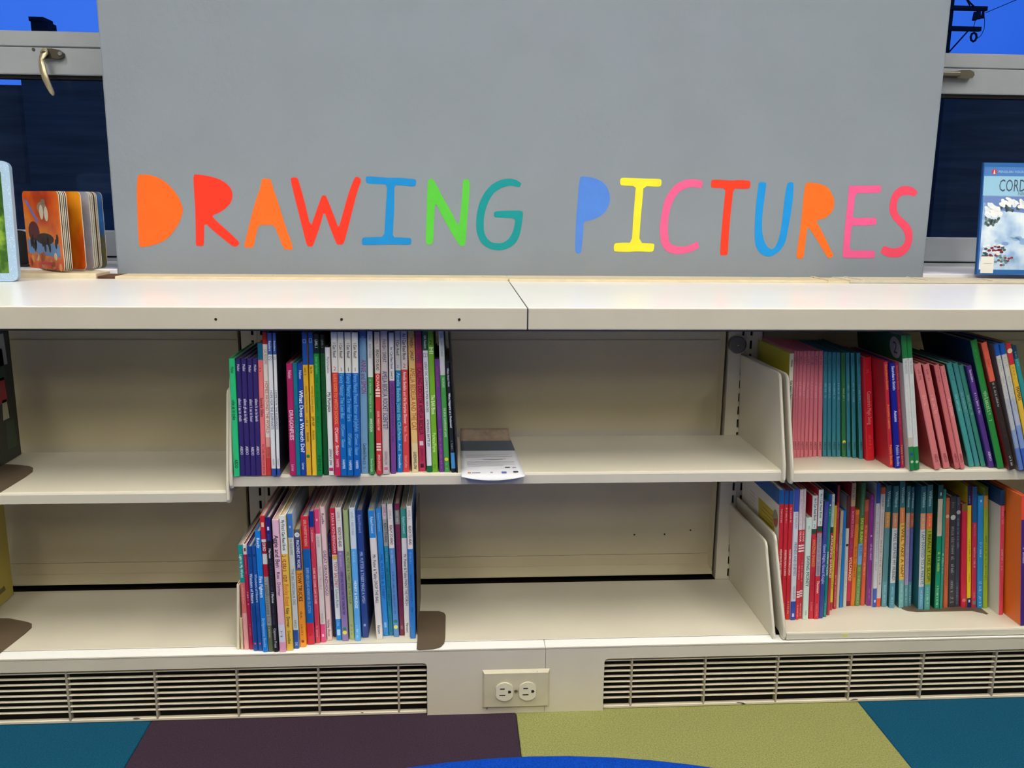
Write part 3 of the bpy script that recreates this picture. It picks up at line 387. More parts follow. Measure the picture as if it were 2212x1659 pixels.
UPPER_RIGHT=[
(585.0,97.4,-2.07,7.6,188.8,'e0dcc0',[],[(0.878, 0.943, 'Holmes', '1c1c14', 0.45), (0.574, 0.752, 'Kyle wears a Smile', '1c1c14', 0.5)],'leaning cream spined book with yellow cover beside metal bracket',{'c': 'b8b030', 'd': 0.2}),
(595.2,101.1,-3.05,4.6,192.8,'d87884',[],[(0.874, 0.955, '~', '7c3c44', 0.45), (0.57, 0.72, '~', 'eca8b0', 0.5), (0.085, 0.169, 'ABDO', '5c2830', 0.45)],'thin rose pink book, first of eight upright pink books',{'g': 'upright pink books'}),
(601.5,108.3,-2.64,5.6,191.5,'d87884',[],[(0.872, 0.954, '~', '7c3c44', 0.45), (0.566, 0.717, '~', 'eca8b0', 0.5), (0.075, 0.159, 'ABDO', '5c2830', 0.45)],'thin rose pink book, second of eight upright pink books',{'g': 'upright pink books'}),
(608.0,109.8,-2.63,6.7,191.2,'d87884',[],[(0.872, 0.954, '~', '7c3c44', 0.45), (0.565, 0.716, '~', 'eca8b0', 0.5), (0.073, 0.156, 'ABDO', '5c2830', 0.45)],'thin rose pink book, third of eight upright pink books',{'g': 'upright pink books'}),
(615.3,110.8,-2.68,6.7,191.1,'d87884',[],[(0.872, 0.954, '~', '7c3c44', 0.45), (0.564, 0.716, '~', 'eca8b0', 0.5), (0.071, 0.154, 'ABDO', '5c2830', 0.45)],'thin rose pink book, fourth of eight upright pink books',{'g': 'upright pink books'}),
(623.5,112.3,-2.96,6.8,190.9,'d87884',[],[(0.871, 0.954, '~', '7c3c44', 0.45), (0.563, 0.715, '~', 'eca8b0', 0.5), (0.069, 0.15, 'ABDO', '5c2830', 0.45)],'thin rose pink book, fifth of eight upright pink books',{'g': 'upright pink books'}),
(632.0,113.8,-3.29,7.1,190.7,'d87884',[],[(0.871, 0.954, '~', '7c3c44', 0.45), (0.561, 0.714, '~', 'eca8b0', 0.5), (0.066, 0.147, 'ABDO', '5c2830', 0.45)],'thin rose pink book, sixth of eight upright pink books',{'g': 'upright pink books'}),
(641.0,115.3,-3.70,7.2,190.5,'d87884',[],[(0.871, 0.954, '~', '7c3c44', 0.45), (0.56, 0.713, '~', 'eca8b0', 0.5), (0.064, 0.144, 'ABDO', '5c2830', 0.45)],'thin rose pink book, seventh of eight upright pink books',{'g': 'upright pink books'}),
(650.1,115.6,-4.03,7.8,190.6,'d87884',[],[(0.871, 0.954, '~', '7c3c44', 0.45), (0.56, 0.713, '~', 'eca8b0', 0.5), (0.063, 0.143, 'ABDO', '5c2830', 0.45)],'thin rose pink book, eighth of eight upright pink books',{'g': 'upright pink books'}),
(658.7,114.7,-4.26,7.0,189.5,'348494',[],[(0.881, 0.947, '~', '24505c', 0.45), (0.564, 0.705, '~', '8cc8d4', 0.5), (0.064, 0.142, 'ABDO', '163c48', 0.45)],'thin teal book, first of the upright teal and green run',{'g': 'upright teal books'}),
(666.9,114.5,-4.49,7.0,189.2,'348494',[],[(0.883, 0.949, '~', '24505c', 0.45), (0.558, 0.706, '~', '8cc8d4', 0.5), (0.064, 0.142, 'ABDO', '163c48', 0.45)],'thin teal book, second of the upright teal and green run',{'g': 'upright teal books'}),
(675.2,113.1,-4.77,6.8,189.2,'348494',[],[(0.884, 0.951, '~', '24505c', 0.45), (0.553, 0.708, '~', '8cc8d4', 0.5), (0.066, 0.144, 'ABDO', '163c48', 0.45)],'thin teal book, third of the upright teal and green run',{'g': 'upright teal books'}),
(683.6,112.9,-5.11,7.0,189.0,'348494',[],[(0.886, 0.952, '~', '24505c', 0.45), (0.547, 0.709, '~', '8cc8d4', 0.5), (0.066, 0.144, 'ABDO', '163c48', 0.45)],'thin teal book, fourth of the upright teal and green run',{'g': 'upright teal books'}),
(692.3,110.3,-5.44,7.0,189.2,'2c7444',[],[(0.888, 0.954, '~', '24505c', 0.45), (0.542, 0.712, '~', '9cc890', 0.5), (0.07, 0.147, 'ABDO', '163c48', 0.45), (0.147, 0.0159, 'o', 'e0d848', 1)],'green book with yellow dot sticker among the teal books',{'g': 'upright teal books'}),
(700.5,108.3,-5.79,6.2,189.4,'348494',[],[(0.89, 0.956, '~', '24505c', 0.45), (0.537, 0.714, '~', '8cc8d4', 0.5), (0.072, 0.15, 'ABDO', '163c48', 0.45)],'thin teal book, sixth of the upright teal and green run',{'g': 'upright teal books'}),
(708.7,104.1,-6.17,6.7,189.8,'348494',[],[(0.892, 0.958, '~', '24505c', 0.45), (0.534, 0.717, '~', '8cc8d4', 0.5), (0.078, 0.155, 'ABDO', '163c48', 0.45)],'thin teal book, seventh of the upright teal and green run',{'g': 'upright teal books', 'c': '1c6048'}),
(717.9,97.5,-6.76,6.4,190.9,'348494',[],[(0.895, 0.96, '~', '24505c', 0.45), (0.533, 0.721, '~', '8cc8d4', 0.5), (0.087, 0.164, 'ABDO', '163c48', 0.45)],'thin teal book, eighth of the upright teal and green run',{'g': 'upright teal books', 'c': '1c6048'}),
(730.0,87.6,-7.20,13.9,184.6,'d41c28',[],[(0.839, 0.928, '~', 'ec5c5c', 0.5), (0.354, 0.677, "Cassandra's Magic Swing", 'f49088', 0.45), (0.094, 0.256, '~', 'ec5c5c', 0.4)],'glossy bright red book right of teal books',{}),
(746.8,45.6,-8.79,7.2,185.6,'c82838',[],[(0.738, 0.978, 'Saunders-Smith', 'f08c40', 0.55), (0.371, 0.603, 'Autumn Leaves', 'f09444', 0.55), (0.026, 0.218, 'Pebble Books', 'f09444', 0.6)],'red book with orange lettering and wide red cover showing',{'c': 'b41c28'}),
(755.7,40.1,-8.85,9.2,184.2,'101c94',[],[(0.746, 0.974, 'Saunders-Smith', 'dce0f0', 0.5), (0.447, 0.553, 'Autumn', 'e4e8f4', 0.5), (0.022, 0.224, 'Pebble Books', 'b4bce0', 0.55)],'dark blue book with white lettering between red books',{}),
(765.1,42.4,-9.16,6.5,184.8,'b42848',[],[(0.75, 0.978, 'Saunders-Smith', 'e87858', 0.45), (0.373, 0.61, '~', 'dc5c70', 0.5), (0.031, 0.224, 'Pebble Books', 'ec8868', 0.5)],'narrow red book left of tall white and green books',{}),
(774.4,27.9,-9.55,8.6,233.6,'d4d8d4',[(0.834, 1.0, '248444'), (0.179, 0.248, 'c4bca8'), (0.0, 0.179, '1c7c40')],[(0.72, 0.819, 'DK READERS', 'a0a8a4', 0.4), (0.302, 0.644, '~', 'bcc4c0', 0.3), (0.121, 0.0116, 'o', '1c4c94', 1), (0.063, 0.0103, 'o', 'b8ccb0', 1)],'tall white book with green ends and blue dot sticker',{'g': 'tall white and green books', 'c': 'c0bcb4', 'badge': 1}),
(784.4,30.7,-9.58,8.9,233.1,'d4d8d4',[(0.837, 1.0, '248444'), (0.0, 0.176, '1c7c40')],[(0.718, 0.818, 'DK READERS', 'a0a8a4', 0.4), (0.265, 0.643, '~', 'bcc4c0', 0.3), (0.059, 0.0103, 'o', 'b8ccb0', 1)],'tall white book with green ends, right of the stickered one',{'g': 'tall white and green books'}),
(820.4,30.2,-17.09,11.4,189.9,'d87c7c',[],[(0.829, 0.947, '~', '8c4448', 0.4), (0.531, 0.715, '~', 'f0a8a4', 0.5), (0.066, 0.145, 'ABDO', '7c3438', 0.4)],'pink slanting book, first of four slanting pink books',{'g': 'slanting pink books', 'c': 'a83434'}),
(839.0,35.0,-17.53,11.1,188.6,'d87c7c',[],[(0.831, 0.951, '~', '8c4448', 0.4), (0.529, 0.716, '~', 'f0a8a4', 0.5), (0.058, 0.147, 'ABDO', '7c3438', 0.4)],'pink slanting book, second of four slanting pink books',{'g': 'slanting pink books', 'c': 'a02c2c'}),
(856.2,31.8,-17.79,8.7,188.8,'d07070',[],[(0.836, 0.956, '~', '8c4448', 0.4), (0.062, 0.151, 'ABDO', '7c3438', 0.4)],'pink slanting book, third of four slanting pink books',{'g': 'slanting pink books', 'c': '982828'}),
(865.4,31.5,-17.66,8.1,186.8,'d87c7c',[],[(0.834, 0.942, '~', '8c4448', 0.4), (0.52, 0.691, '~', 'f0b0a8', 0.5), (0.063, 0.152, 'ABDO', '7c3438', 0.4)],'pink slanting book, fourth of four beside teal slanting books',{'g': 'slanting pink books', 'c': '982828'}),
(888.7,44.1,-18.84,9.4,190.6,'449c98',[],[(0.835, 0.942, '~', '286464', 0.4), (0.54, 0.701, '~', '90d0cc', 0.5)],'teal slanting book, first of three slanting teal books',{'g': 'slanting teal books', 'c': '146050'}),
(900.0,45.4,-18.79,8.5,190.2,'449090',[],[(0.539, 0.718, '~', '80bcb8', 0.5)],'teal slanting book, second of three slanting teal books',{'g': 'slanting teal books', 'c': '0c5044'}),
(910.4,45.1,-19.14,8.1,187.5,'40907c',[],[(0.503, 0.704, '~', '90ccb4', 0.5)],'teal slanting book, third of three beside slanting purple book',{'g': 'slanting teal books', 'c': '0c5044'}),
(920.8,37.9,-19.43,8.8,187.6,'583488',[],[(0.845, 0.964, 'Saunders', 'd8d0e4', 0.42), (0.527, 0.736, '~', 'e0d8ec', 0.48), (0.064, 0.159, 'ABDO', 'd8d0e4', 0.4)],'purple slanting book with white lettering',{'c': '30246c'}),
(933.4,32.1,-18.89,11.3,233.8,'2c9040',[],[(0.867, 0.932, '~', '48a858', 0.4), (0.371, 0.612, '~', 'b8dca8', 0.62)],'tall green slanting book right of purple slanting book',{'c': '143050'}),
(948.7,23.7,-19.66,9.7,231.6,'2c2624',[(0.702, 1.0, 'e0644c')],[(0.807, 0.873, '~', 'b83c30', 0.4), (0.502, 0.691, '~', 'c8c4c0', 0.4), (0.225, 0.393, '~', '5c3028', 0.4), (0.029, 0.109, '~', 'd8d4d0', 0.4)],'black slanting book with orange red upper spine',{'c': '8c2420'}),
(963.0,21.6,-18.48,8.1,227.9,'5c7cc0',[(0.912, 1.0, '1c5cb4'), (0.574, 0.912, 'ccccc0'), (0.325, 0.574, 'b8bcc0'), (0.178, 0.325, '8ca0c4')],[(0.795, 0.89, '~', '8c908c', 0.4), (0.472, 0.751, '~', '9ca0a0', 0.4)],'white slanting book with blue top, left of two',{'g': 'white and blue slanting books', 'c': '7c7870'}),
(972.4,20.3,-18.48,8.9,229.2,'3c64b8',[(0.918, 1.0, '1c5cb4'), (0.572, 0.918, 'ccccc0'), (0.361, 0.572, 'b0b8c8'), (0.178, 0.361, '7c98cc')],[(0.79, 0.899, '~', '8c908c', 0.4), (0.47, 0.747, '~', '9ca0a0', 0.4)],'white slanting book with blue top, right of two',{'g': 'white and blue slanting books'}),
(982.7,19.0,-18.62,8.6,230.1,'e0b83c',[(0.837, 1.0, 'cc3040')],[(0.942, 0.0334, 'o', 'e8d8b0', 1), (0.717, 0.818, '~', '94782c', 0.4), (0.557, 0.666, 'MAMBAS', '2c2408', 0.6)],'yellow slanting book with red top at right edge of photo',{}),
(993.0,18.6,-18.91,7.6,225.6,'2c9090',[(0.903, 1.0, '20405c')],[(0.837, 0.955, '~', '90c4c8', 0.4)],'teal slanting book with navy top at right edge of photo',{}),
]
LOWER_RIGHT_Z=0.1340
LOWER_RIGHT=[
(573.7,54.5,-2.85,7.8,240.6,'c82830',[(0.895, 1.0, '145ca4')],[(0.753, 0.87, '~', 'f0c0bc', 0.42), (0.349, 0.551, 'MONSTERS MUNCH LUNCH', 'f4d4d0', 0.45)],'red book with blue top, first of three, white cover showing',{'g': 'red books with blue tops', 'c': 'dcd8cc', 'label_card': 1, 'd': 0.2}),
(581.7,54.1,-2.74,7.4,240.0,'c82830',[(0.895, 1.0, '1858a0')],[(0.751, 0.872, '~', 'f0c0bc', 0.42), (0.346, 0.549, 'MONSTERS MUNCH LUNCH', 'f4d4d0', 0.45), (0.035, 0.136, '~', 'f09c98', 0.45)],'red book with blue top, second of three',{'g': 'red books with blue tops'}),
(589.3,53.8,-2.61,7.1,239.6,'c82830',[(0.899, 1.0, '1858a0')],[(0.756, 0.873, '~', 'f0c0bc', 0.42), (0.351, 0.553, 'MONSTERS MUNCH LUNCH', 'f4d4d0', 0.45), (0.043, 0.144, '~', 'f09c98', 0.45)],'red book with blue top, third of three',{'g': 'red books with blue tops'}),
(597.7,51.6,-2.61,8.8,243.3,'d2d6de',[(0.831, 1.0, '3c54b0'), (0.0, 0.146, '2c48a4')],[(0.705, 0.824, 'DK READERS', '8c90a0', 0.42), (0.345, 0.602, 'FRIENDS AND ENEMIES', '747c94', 0.5), (0.165, 0.268, 'TEITELBAUM', '9498a8', 0.4), (0.038, 0.0276, '#', 'c8d0ec', 0.4)],'pale grey book with blue ends titled Friends and Enemies',{}),
(606.3,53.0,-2.45,6.3,241.8,'cc3440',[(0.695, 1.0, 'd4cccc')],[(0.73, 0.977, '~', 'bc8890', 0.35), (0.606, 0.687, 'OLIVIA', 'f4d0cc', 0.45), (0.555, 0.0541, '=', 'ecdcd8', 0.8), (0.313, 0.432, '~', 'f0c4c0', 0.35), (0.198, 0.051, '=', 'ecdcd8', 0.8), (0.019, 0.12, '~', 'f0c0bc', 0.35)],'red book with white top and bar marks, left of its twin',{'g': 'red books with bar marks'}),
(612.7,56.5,-2.40,5.8,241.4,'cc3440',[(0.694, 1.0, 'd4cccc')],[(0.756, 0.981, '~', 'bc8890', 0.35), (0.601, 0.682, 'OLIVIA', 'f4d0cc', 0.45), (0.553, 0.0543, '=', 'ecdcd8', 0.8), (0.291, 0.457, '~', 'f0c4c0', 0.35), (0.2, 0.0512, '=', 'ecdcd8', 0.8), (0.019, 0.12, '~', 'f0c0bc', 0.35)],'red book with white top and bar marks, right of its twin',{'g': 'red books with bar marks'}),
(621.1,52.5,-2.43,9.7,189.8,'cce0d4',[],[(0.869, 0.944, '~', '7c8c84', 0.35), (0.331, 0.635, 'SAVING MONEY', '50605c', 0.55), (0.04, 0.101, '~', '7c8c84', 0.4)],'pale mint green book titled Saving Money',{}),
(632.2,54.9,-2.70,9.1,229.5,'c42c3c',[(0.737, 1.0, 'd4dcd8'), (0.695, 0.737, '2c4c3c')],[(0.803, 0.981, 'An I Can Read Book', '28302c', 0.45), (0.761, 0.0278, '^2', '4c5450', 0.5), (0.429, 0.653, 'AMAZING SNAKES!', 'e89450', 0.6), (0.232, 0.386, '~', '9c2030', 0.4), (0.046, 0.139, '~', 'e87c80', 0.4)],'red book with white top titled Amazing Snakes',{}),
(641.4,53.4,-2.59,8.4,240.9,'c83040',[(0.725, 1.0, 'd4dcd8'), (0.681, 0.725, '2c4c3c'), (0.34, 0.67, 'a89ca8')],[(0.787, 0.971, 'An I Can Read Book', '28302c', 0.42), (0.751, 0.0264, '^2', '4c5450', 0.5), (0.347, 0.663, '~', '7c7488', 0.6), (0.204, 0.303, 'Thomson', 'f4e0dc', 0.5), (0.024, 0.12, '~', 'f08888', 0.4)],'red book with white top and grey title panel',{}),
(650.3,55.9,-1.92,7.8,218.3,'3c4898',[],[(0.695, 0.923, '~', '7c5ca8', 0.4), (0.301, 0.642, 'Good Night, Good Knight', 'b0bce4', 0.6)],'indigo book titled Good Night, Good Knight',{}),
(659.7,61.0,-2.17,5.8,229.5,'0c8480',[(0.901, 1.0, '1c4c94')],[(0.915, 0.014, '#', 'd8e4f0', 0.3), (0.829, 0.88, '~', 'a0d8d8', 0.45), (0.345, 0.543, 'THOMAS AND THE SHARK', 'd8f0f0', 0.45), (0.016, 0.124, '~', '6cc0c0', 0.5)],'teal book with navy top in lower right row',{}),
(668.7,67.2,-2.39,5.5,227.3,'b43440',[(0.737, 1.0, 'ccd4d0'), (0.689, 0.737, '3c3c38')],[(0.748, 0.984, '~', '70807c', 0.4), (0.316, 0.67, 'AMAZING SHARKS!', 'ecd4b0', 0.62)],'dark red book titled Amazing Sharks',{}),
(682.4,86.9,-2.43,5.7,199.2,'dcc834',[(0.0, 0.076, 'c83c48')],[(0.372, 0.654, '~', '786c18', 0.35), (0.208, 0.317, '~', '786c18', 0.35)],'bright yellow narrow book with red foot',{}),
(690.7,90.4,-3.06,5.0,236.0,'c83048',[(0.866, 1.0, '8c2438')],[(0.735, 0.82, '~', 'e89098', 0.35), (0.467, 0.543, '~', 'f0b0b4', 0.35), (0.021, 0.282, '~', 'ecc0a0', 0.5)],'rose red book beside yellow narrow book',{'c': '1c3c70'}),
(697.0,93.1,-2.18,5.5,187.0,'ccb49c',[],[(0.429, 0.78, '~', '9c7c68', 0.45)],'tan book left of sky blue narrow book',{}),
(704.5,95.9,-2.56,5.9,186.9,'1480d0',[],[(0.022, 0.99, '~', '1874c0', 0.3)],'sky blue narrow book in lower right row',{}),
(712.6,97.1,-3.06,6.2,214.1,'ccccc0',[(0.714, 1.0, '5c3030')],[(0.565, 0.0119, 'o', '303030', 1), (0.152, 0.425, '~', '9c9c90', 0.4)],'off white book with brown upper spine',{}),
(721.2,101.8,-2.39,8.3,236.2,'c82c4c',[(0.815, 1.0, 'ccae84'), (0.413, 0.815, 'b82850'), (0.0, 0.042, '801828')],[(0.861, 0.961, '~', '5468a0', 0.6), (0.564, 0.78, 'SCIENCE SCOOPS', 'e890a0', 0.48), (0.444, 0.537, 'LEVEL 2', 'a85c90', 0.48), (0.208, 0.405, 'VOLCANOES!', 'f0dc9c', 0.6)],'crimson book titled Volcanoes with tan top',{}),
(729.6,101.4,-2.30,7.8,185.4,'dc7c28',[(0.856, 0.955, 'c4642c')],[(0.302, 0.624, '~', '7c3c10', 0.48)],'orange book right of crimson Volcanoes book',{}),
(738.2,101.1,-2.25,8.3,236.2,'6c9450',[(0.73, 1.0, '3c7048'), (0.514, 0.73, '587c2c'), (0.344, 0.514, '78acd8')],[(0.745, 0.954, '~', '7ca884', 0.35), (0.514, 0.722, 'EASTER BUNNY', 'c8e068', 0.58), (0.417, 0.502, 'BLUES', '3c64a8', 0.55), (0.012, 0.32, '~', 'a8bc8c', 0.6)],'green book with pale blue patch titled Easter Bunny Blues',{}),
(748.8,102.5,-2.89,7.5,204.4,'dc5c3c',[(0.894, 1.0, 'cc5c44'), (0.767, 0.894, 'b84430')],[(0.46, 0.767, '~', 'f0b498', 0.38), (0.28, 0.427, '~', 'f4c0a4', 0.4)],'orange red book beside purple book in lower right row',{'c': 'd0ac90'}),
(759.9,100.9,-3.57,7.3,214.1,'8c3090',[],[(0.902, 0.98, '~', 'c080bc', 0.35), (0.637, 0.0156, '#', 'e4b8e0', 0.4), (0.418, 0.566, 'UP ALL NIGHT', 'ecc8e8', 0.42), (0.059, 0.16, '~', 'bc78bc', 0.45)],'purple book in lower right row beside white and blue book',{'c': 'b08cac'}),
(767.6,94.7,-3.48,7.3,237.7,'ccced2',[(0.843, 1.0, '2c54a4'), (0.0, 0.155, '3c5cb4')],[(0.721, 0.825, '~', '94989c', 0.35), (0.302, 0.693, '~', '8c9094', 0.42), (0.05, 0.0209, '#', 'c8d0ec', 0.4)],'white book with blue ends right of purple book',{}),
(776.0,96.7,-3.13,8.5,229.6,'d0c8c4',[(0.946, 1.0, 'd05838'), (0.0, 0.072, 'e05830')],[(0.822, 0.938, '~', '504c4c', 0.4), (0.583, 0.801, '~', 'a89c9c', 0.35), (0.185, 0.569, '~', '504c50', 0.35)],'white book with orange ends left of teal topped books',{}),
(786.7,96.3,-3.36,10.0,233.0,'3c7c84',[(0.786, 1.0, '2c646c'), (0.657, 0.786, 'c8944c'), (0.211, 0.657, '5c8c90'), (0.0, 0.211, '649ca8')],[(0.829, 0.956, 'Willems', 'a8ccd0', 0.5), (0.668, 0.771, '~', 'e8c8a8', 0.35), (0.029, 0.182, '~', 'a4d0d8', 0.4)],'teal topped book with tan band and grey title panel',{'g': 'teal topped reader books', 'c': '286470'}),
(798.4,90.5,-3.53,9.7,234.0,'3c7c84',[(0.784, 1.0, '346c70'), (0.66, 0.784, 'd48c68'), (0.209, 0.66, 'ccd4d4'), (0.0, 0.209, '5490a8')],[(0.83, 0.956, 'Willems', 'a8ccd0', 0.5), (0.67, 0.77, '~', 'e8c8a8', 0.35), (0.028, 0.181, '~', 'a4d0d8', 0.4), (0.23, 0.642, 'I WILL SURPRISE MY FRIEND!', '606c74', 0.55)],'teal topped book with white panel, I Will Surprise My Friend',{'g': 'teal topped reader books', 'c': '286470'}),
(815.7,89.8,-5.10,9.3,242.7,'3c7c84',[(0.798, 1.0, '3c787c'), (0.678, 0.798, 'ec8848'), (0.229, 0.678, 'ecbc54'), (0.0, 0.229, '70acac')],[(0.836, 0.958, 'Willems', 'a8ccd0', 0.5), (0.688, 0.784, '~', 'e8c8a8', 0.35), (0.027, 0.202, '~', 'a4d0d8', 0.4), (0.25, 0.661, 'I WILL TAKE A NAP!', '7c4c18', 0.55)],'teal topped book with yellow panel, I Will Take a Nap',{'g': 'teal topped reader books', 'c': '286470'}),
(826.8,94.5,-4.50,7.9,232.7,'3c7c84',[(0.781, 1.0, '346c70'), (0.656, 0.781, 'c4a088'), (0.183, 0.656, 'a89cbc'), (0.0, 0.183, '5898a0')],[(0.828, 0.956, 'Willems', 'a8ccd0', 0.5), (0.667, 0.767, '~', 'e8c8a8', 0.35), (0.029, 0.154, '~', 'a4d0d8', 0.4), (0.204, 0.638, '~', '8c84a4', 0.55)],'teal topped book with lavender panel',{'g': 'teal topped reader books', 'c': '286470'}),
(834.6,95.9,-4.27,6.6,230.4,'3c7c84',[(0.786, 1.0, '30646c'), (0.667, 0.786, 'bc644c'), (0.21, 0.667, '545898'), (0.0, 0.21, '4c8490')],[(0.826, 0.955, 'Willems', 'a8ccd0', 0.5), (0.678, 0.772, '~', 'e8c8a8', 0.35), (0.029, 0.181, '~', 'a4d0d8', 0.4), (0.232, 0.649, '~', '6c70a8', 0.55)],'teal topped book with violet blue panel',{'g': 'teal topped reader books', 'c': '286470'}),
(848.3,81.3,-4.68,9.7,236.1,'3c7c84',[(0.786, 1.0, '346c74'), (0.656, 0.786, 'd4a07c'), (0.189, 0.656, 'c4ccd0'), (0.0, 0.189, '5c9cbc')],[(0.832, 0.956, 'Willems', 'a8ccd0', 0.5), (0.667, 0.772, '~', 'e8c8a8', 0.35), (0.028, 0.161, '~', 'a4d0d8', 0.4), (0.211, 0.639, 'I AM INVITED TO A PARTY!', '6c747c', 0.55)],'teal topped book with white panel, Invited to a Party',{'g': 'teal topped reader books', 'c': '286470'}),
(859.0,79.2,-4.72,10.6,239.1,'3c7c84',[(0.779, 1.0, '346c70'), (0.657, 0.779, 'f07040'), (0.211, 0.657, 'a0a828'), (0.0, 0.211, '4c9c90')],[(0.834, 0.957, 'Willems', 'a8ccd0', 0.5), (0.668, 0.765, '~', 'e8c8a8', 0.35), (0.028, 0.183, '~', 'a4d0d8', 0.4), (0.232, 0.64, 'I REALLY LIKE SLOP!', '4c500c', 0.55)],'teal topped book with olive panel, I Really Like Slop',{'g': 'teal topped reader books', 'c': '286470'}),
(878.8,81.7,-4.47,8.9,237.9,'0c8c64',[(0.892, 1.0, '2c5454'), (0.596, 0.892, 'ccc0a8')],[(0.93, 0.0251, '#', 'd0dcd8', 0.3), (0.61, 0.875, '~', 'b8a890', 0.35), (0.307, 0.467, '~', 'd4dc40', 0.5), (0.014, 0.192, '~', 'b8e4d0', 0.45)],'emerald green book with cream band',{'c': '0c4c34'}),
(886.9,81.4,-4.65,5.0,230.0,'2c8c7c',[],[(0.307, 0.473, '~', 'd0ecdc', 0.45)],'narrow jade green book beside terracotta book',{}),
(897.7,86.2,-5.36,8.2,212.3,'c4643c',[],[(0.837, 0.0157, 'o', 'd8b890', 1), (0.205, 0.772, '~', '983c28', 0.4)],'terracotta brown book with pale dot near top',{}),
(909.8,87.5,-5.66,12.2,214.3,'38383e',[],[(0.879, 0.949, '~', '8c8c8c', 0.35), (0.816, 0.0219, 'o', 'c8c8c4', 1), (0.43, 0.734, '~', '909094', 0.5), (0.293, 0.395, '~', '9c9ca0', 0.5), (0.035, 0.254, '~', '9c9ca0', 0.5)],'charcoal thick book with white round emblem',{}),
(920.7,88.7,-5.74,8.1,212.9,'3c4054',[],[(0.929, 0.992, '~', '7c8094', 0.35), (0.866, 0.0236, 'o', 'b0b0b4', 1), (0.528, 0.811, '~', '8488a0', 0.5), (0.024, 0.244, '~', '8488a0', 0.4)],'slate blue book beside charcoal thick book',{}),
(931.4,84.8,-6.13,9.3,201.3,'cc2440',[(0.933, 1.0, '7c6428')],[(0.075, 0.0167, 'o', 'e87880', 1)],'glossy red book with ochre top beside yellow book',{}),
(941.4,84.3,-6.53,7.0,235.8,'e8c424',[(0.844, 1.0, '141c5c'), (0.0, 0.082, '1c2464')],[(0.851, 0.922, '~', '98a0c4', 0.4), (0.376, 0.567, '~', '8c7814', 0.4), (0.206, 0.291, '~', '8c7814', 0.35), (0.057, 0.0213, '#', 'd0d4e4', 0.4)],'yellow book with navy ends in lower right row',{}),
(950.7,84.4,-6.39,8.7,233.8,'c02c48',[(0.71, 1.0, '0c5c98')],[(0.6, 0.702, '~', 'ec98a0', 0.35), (0.325, 0.506, '~', 'f0b0b4', 0.42), (0.078, 0.133, '~', 'e88890', 0.4), (0.043, 0.0314, '#', '5c8478', 0.6)],'red book with blue upper spine',{}),
(960.9,82.0,-6.49,10.0,217.6,'2490d0',[],[(0.954, 0.0203, '#', 'b0d8f0', 0.3), (0.447, 0.591, '~', 'b4dcf4', 0.45), (0.017, 0.241, '~', 'b4dcf4', 0.55)],'bright blue book left of lime green book',{}),
(970.9,81.6,-6.60,8.1,232.8,'a0b82c',[(0.937, 1.0, '5c5c20'), (0.835, 0.937, 'd4943c')],[(0.236, 0.606, '~', '4c6014', 0.45)],'lime green book with orange band near top',{}),
(983.4,54.5,-6.35,7.7,236.4,'e04860',[(0.882, 1.0, '0c3c64')],[(0.733, 0.87, '~', 'f0a0a4', 0.5), (0.359, 0.534, '~', 'f8c8c8', 0.42)],'red hardback with navy top and off white cover showing',{'c': 'd0ccc0', 'd': 0.17, 'hb': 1, 'ctop': '0c3c64'}),
(996.3,12.1,-7.03,7.8,241.6,'48287c',[(0.821, 1.0, 'f04c3c')],[(0.478, 0.609, '~', 'd8c8ec', 0.5)],'purple spined book with large orange cover at right edge of photo',{'c': 'e07020', 'd': 0.2, 'patch': 1}),
]

# ------------------------------------------------------------------ materials of the room
CREAM = mat('d2ccb9', 0.38, noise=0.025, nscale=9.0, name='cream_painted_metal')
CREAM_FRONT = mat('ccc5b1', 0.45, noise=0.035, nscale=12.0, chips=('8c7f6a', 30.0, 0.765), name='cream_scuffed_front')
COUNTER = mat('f6f6f3', 0.26, noise=0.02, nscale=6.0, name='white_laminate')
TRIM = mat('ddceac', 0.5, noise=0.07, nscale=30.0, chips=('5c4a34', 60.0, 0.72), name='cream_trim_paint')
GRILLE = mat('d2c8b2', 0.42, noise=0.05, nscale=30.0, chips=('1c1712', 38.0, 0.705), aniso=(0.45, 1, 2.2), name='chipped_grille_paint')
DARK = mat('221c15', 0.9, name='hollow_shade')  # dark colour stands for the shade inside hollows
BACKM = mat('bdb395', 0.42, noise=0.05, nscale=4.0, name='back_panel_bounce_tint')  # cream paint with the yellow of bounced light put into its colour
WALLGREY = mat('868f99', 0.62, spec=0.3, noise=0.03, nscale=7.0, bump=0.25, bscale=90.0, name='grey_wall_paint')
ALU = mat('aab0b6', 0.42, metal=0.35, noise=0.04, nscale=20.0, name='window_aluminium')
SILLW = mat('e4e4ea', 0.3, noise=0.02, nscale=8.0, name='white_sill')
BROWN_METAL = mat('6b5c4b', 0.45, metal=0.25, noise=0.05, nscale=30.0, name='brown_bookend_metal')
BLACKGAP = mat('0b0a09', 0.8, name='black_gap')
PAGES = mat('bcb4a2', 0.8, spec=0.2, noise=0.06, nscale=700.0, aniso=(1.0, 0.02, 0.02), name='book_pages')

# ------------------------------------------------------------------ room shell
ZC = 0.6940      # counter top
ZCB = 0.6595     # counter underside
ZB = 0.1190      # base top
YB = 0.262       # front of the uprights
YCOL = 0.560     # face of the painted pier
YW = 0.800       # window plane
SEAM = 0.1144
X0, X1 = -1.60, 1.95

def struct(name, mb, parent=None):
    o = mb.build(name, parent)
    if parent is None:
        tag(o, kind='structure')
    return o

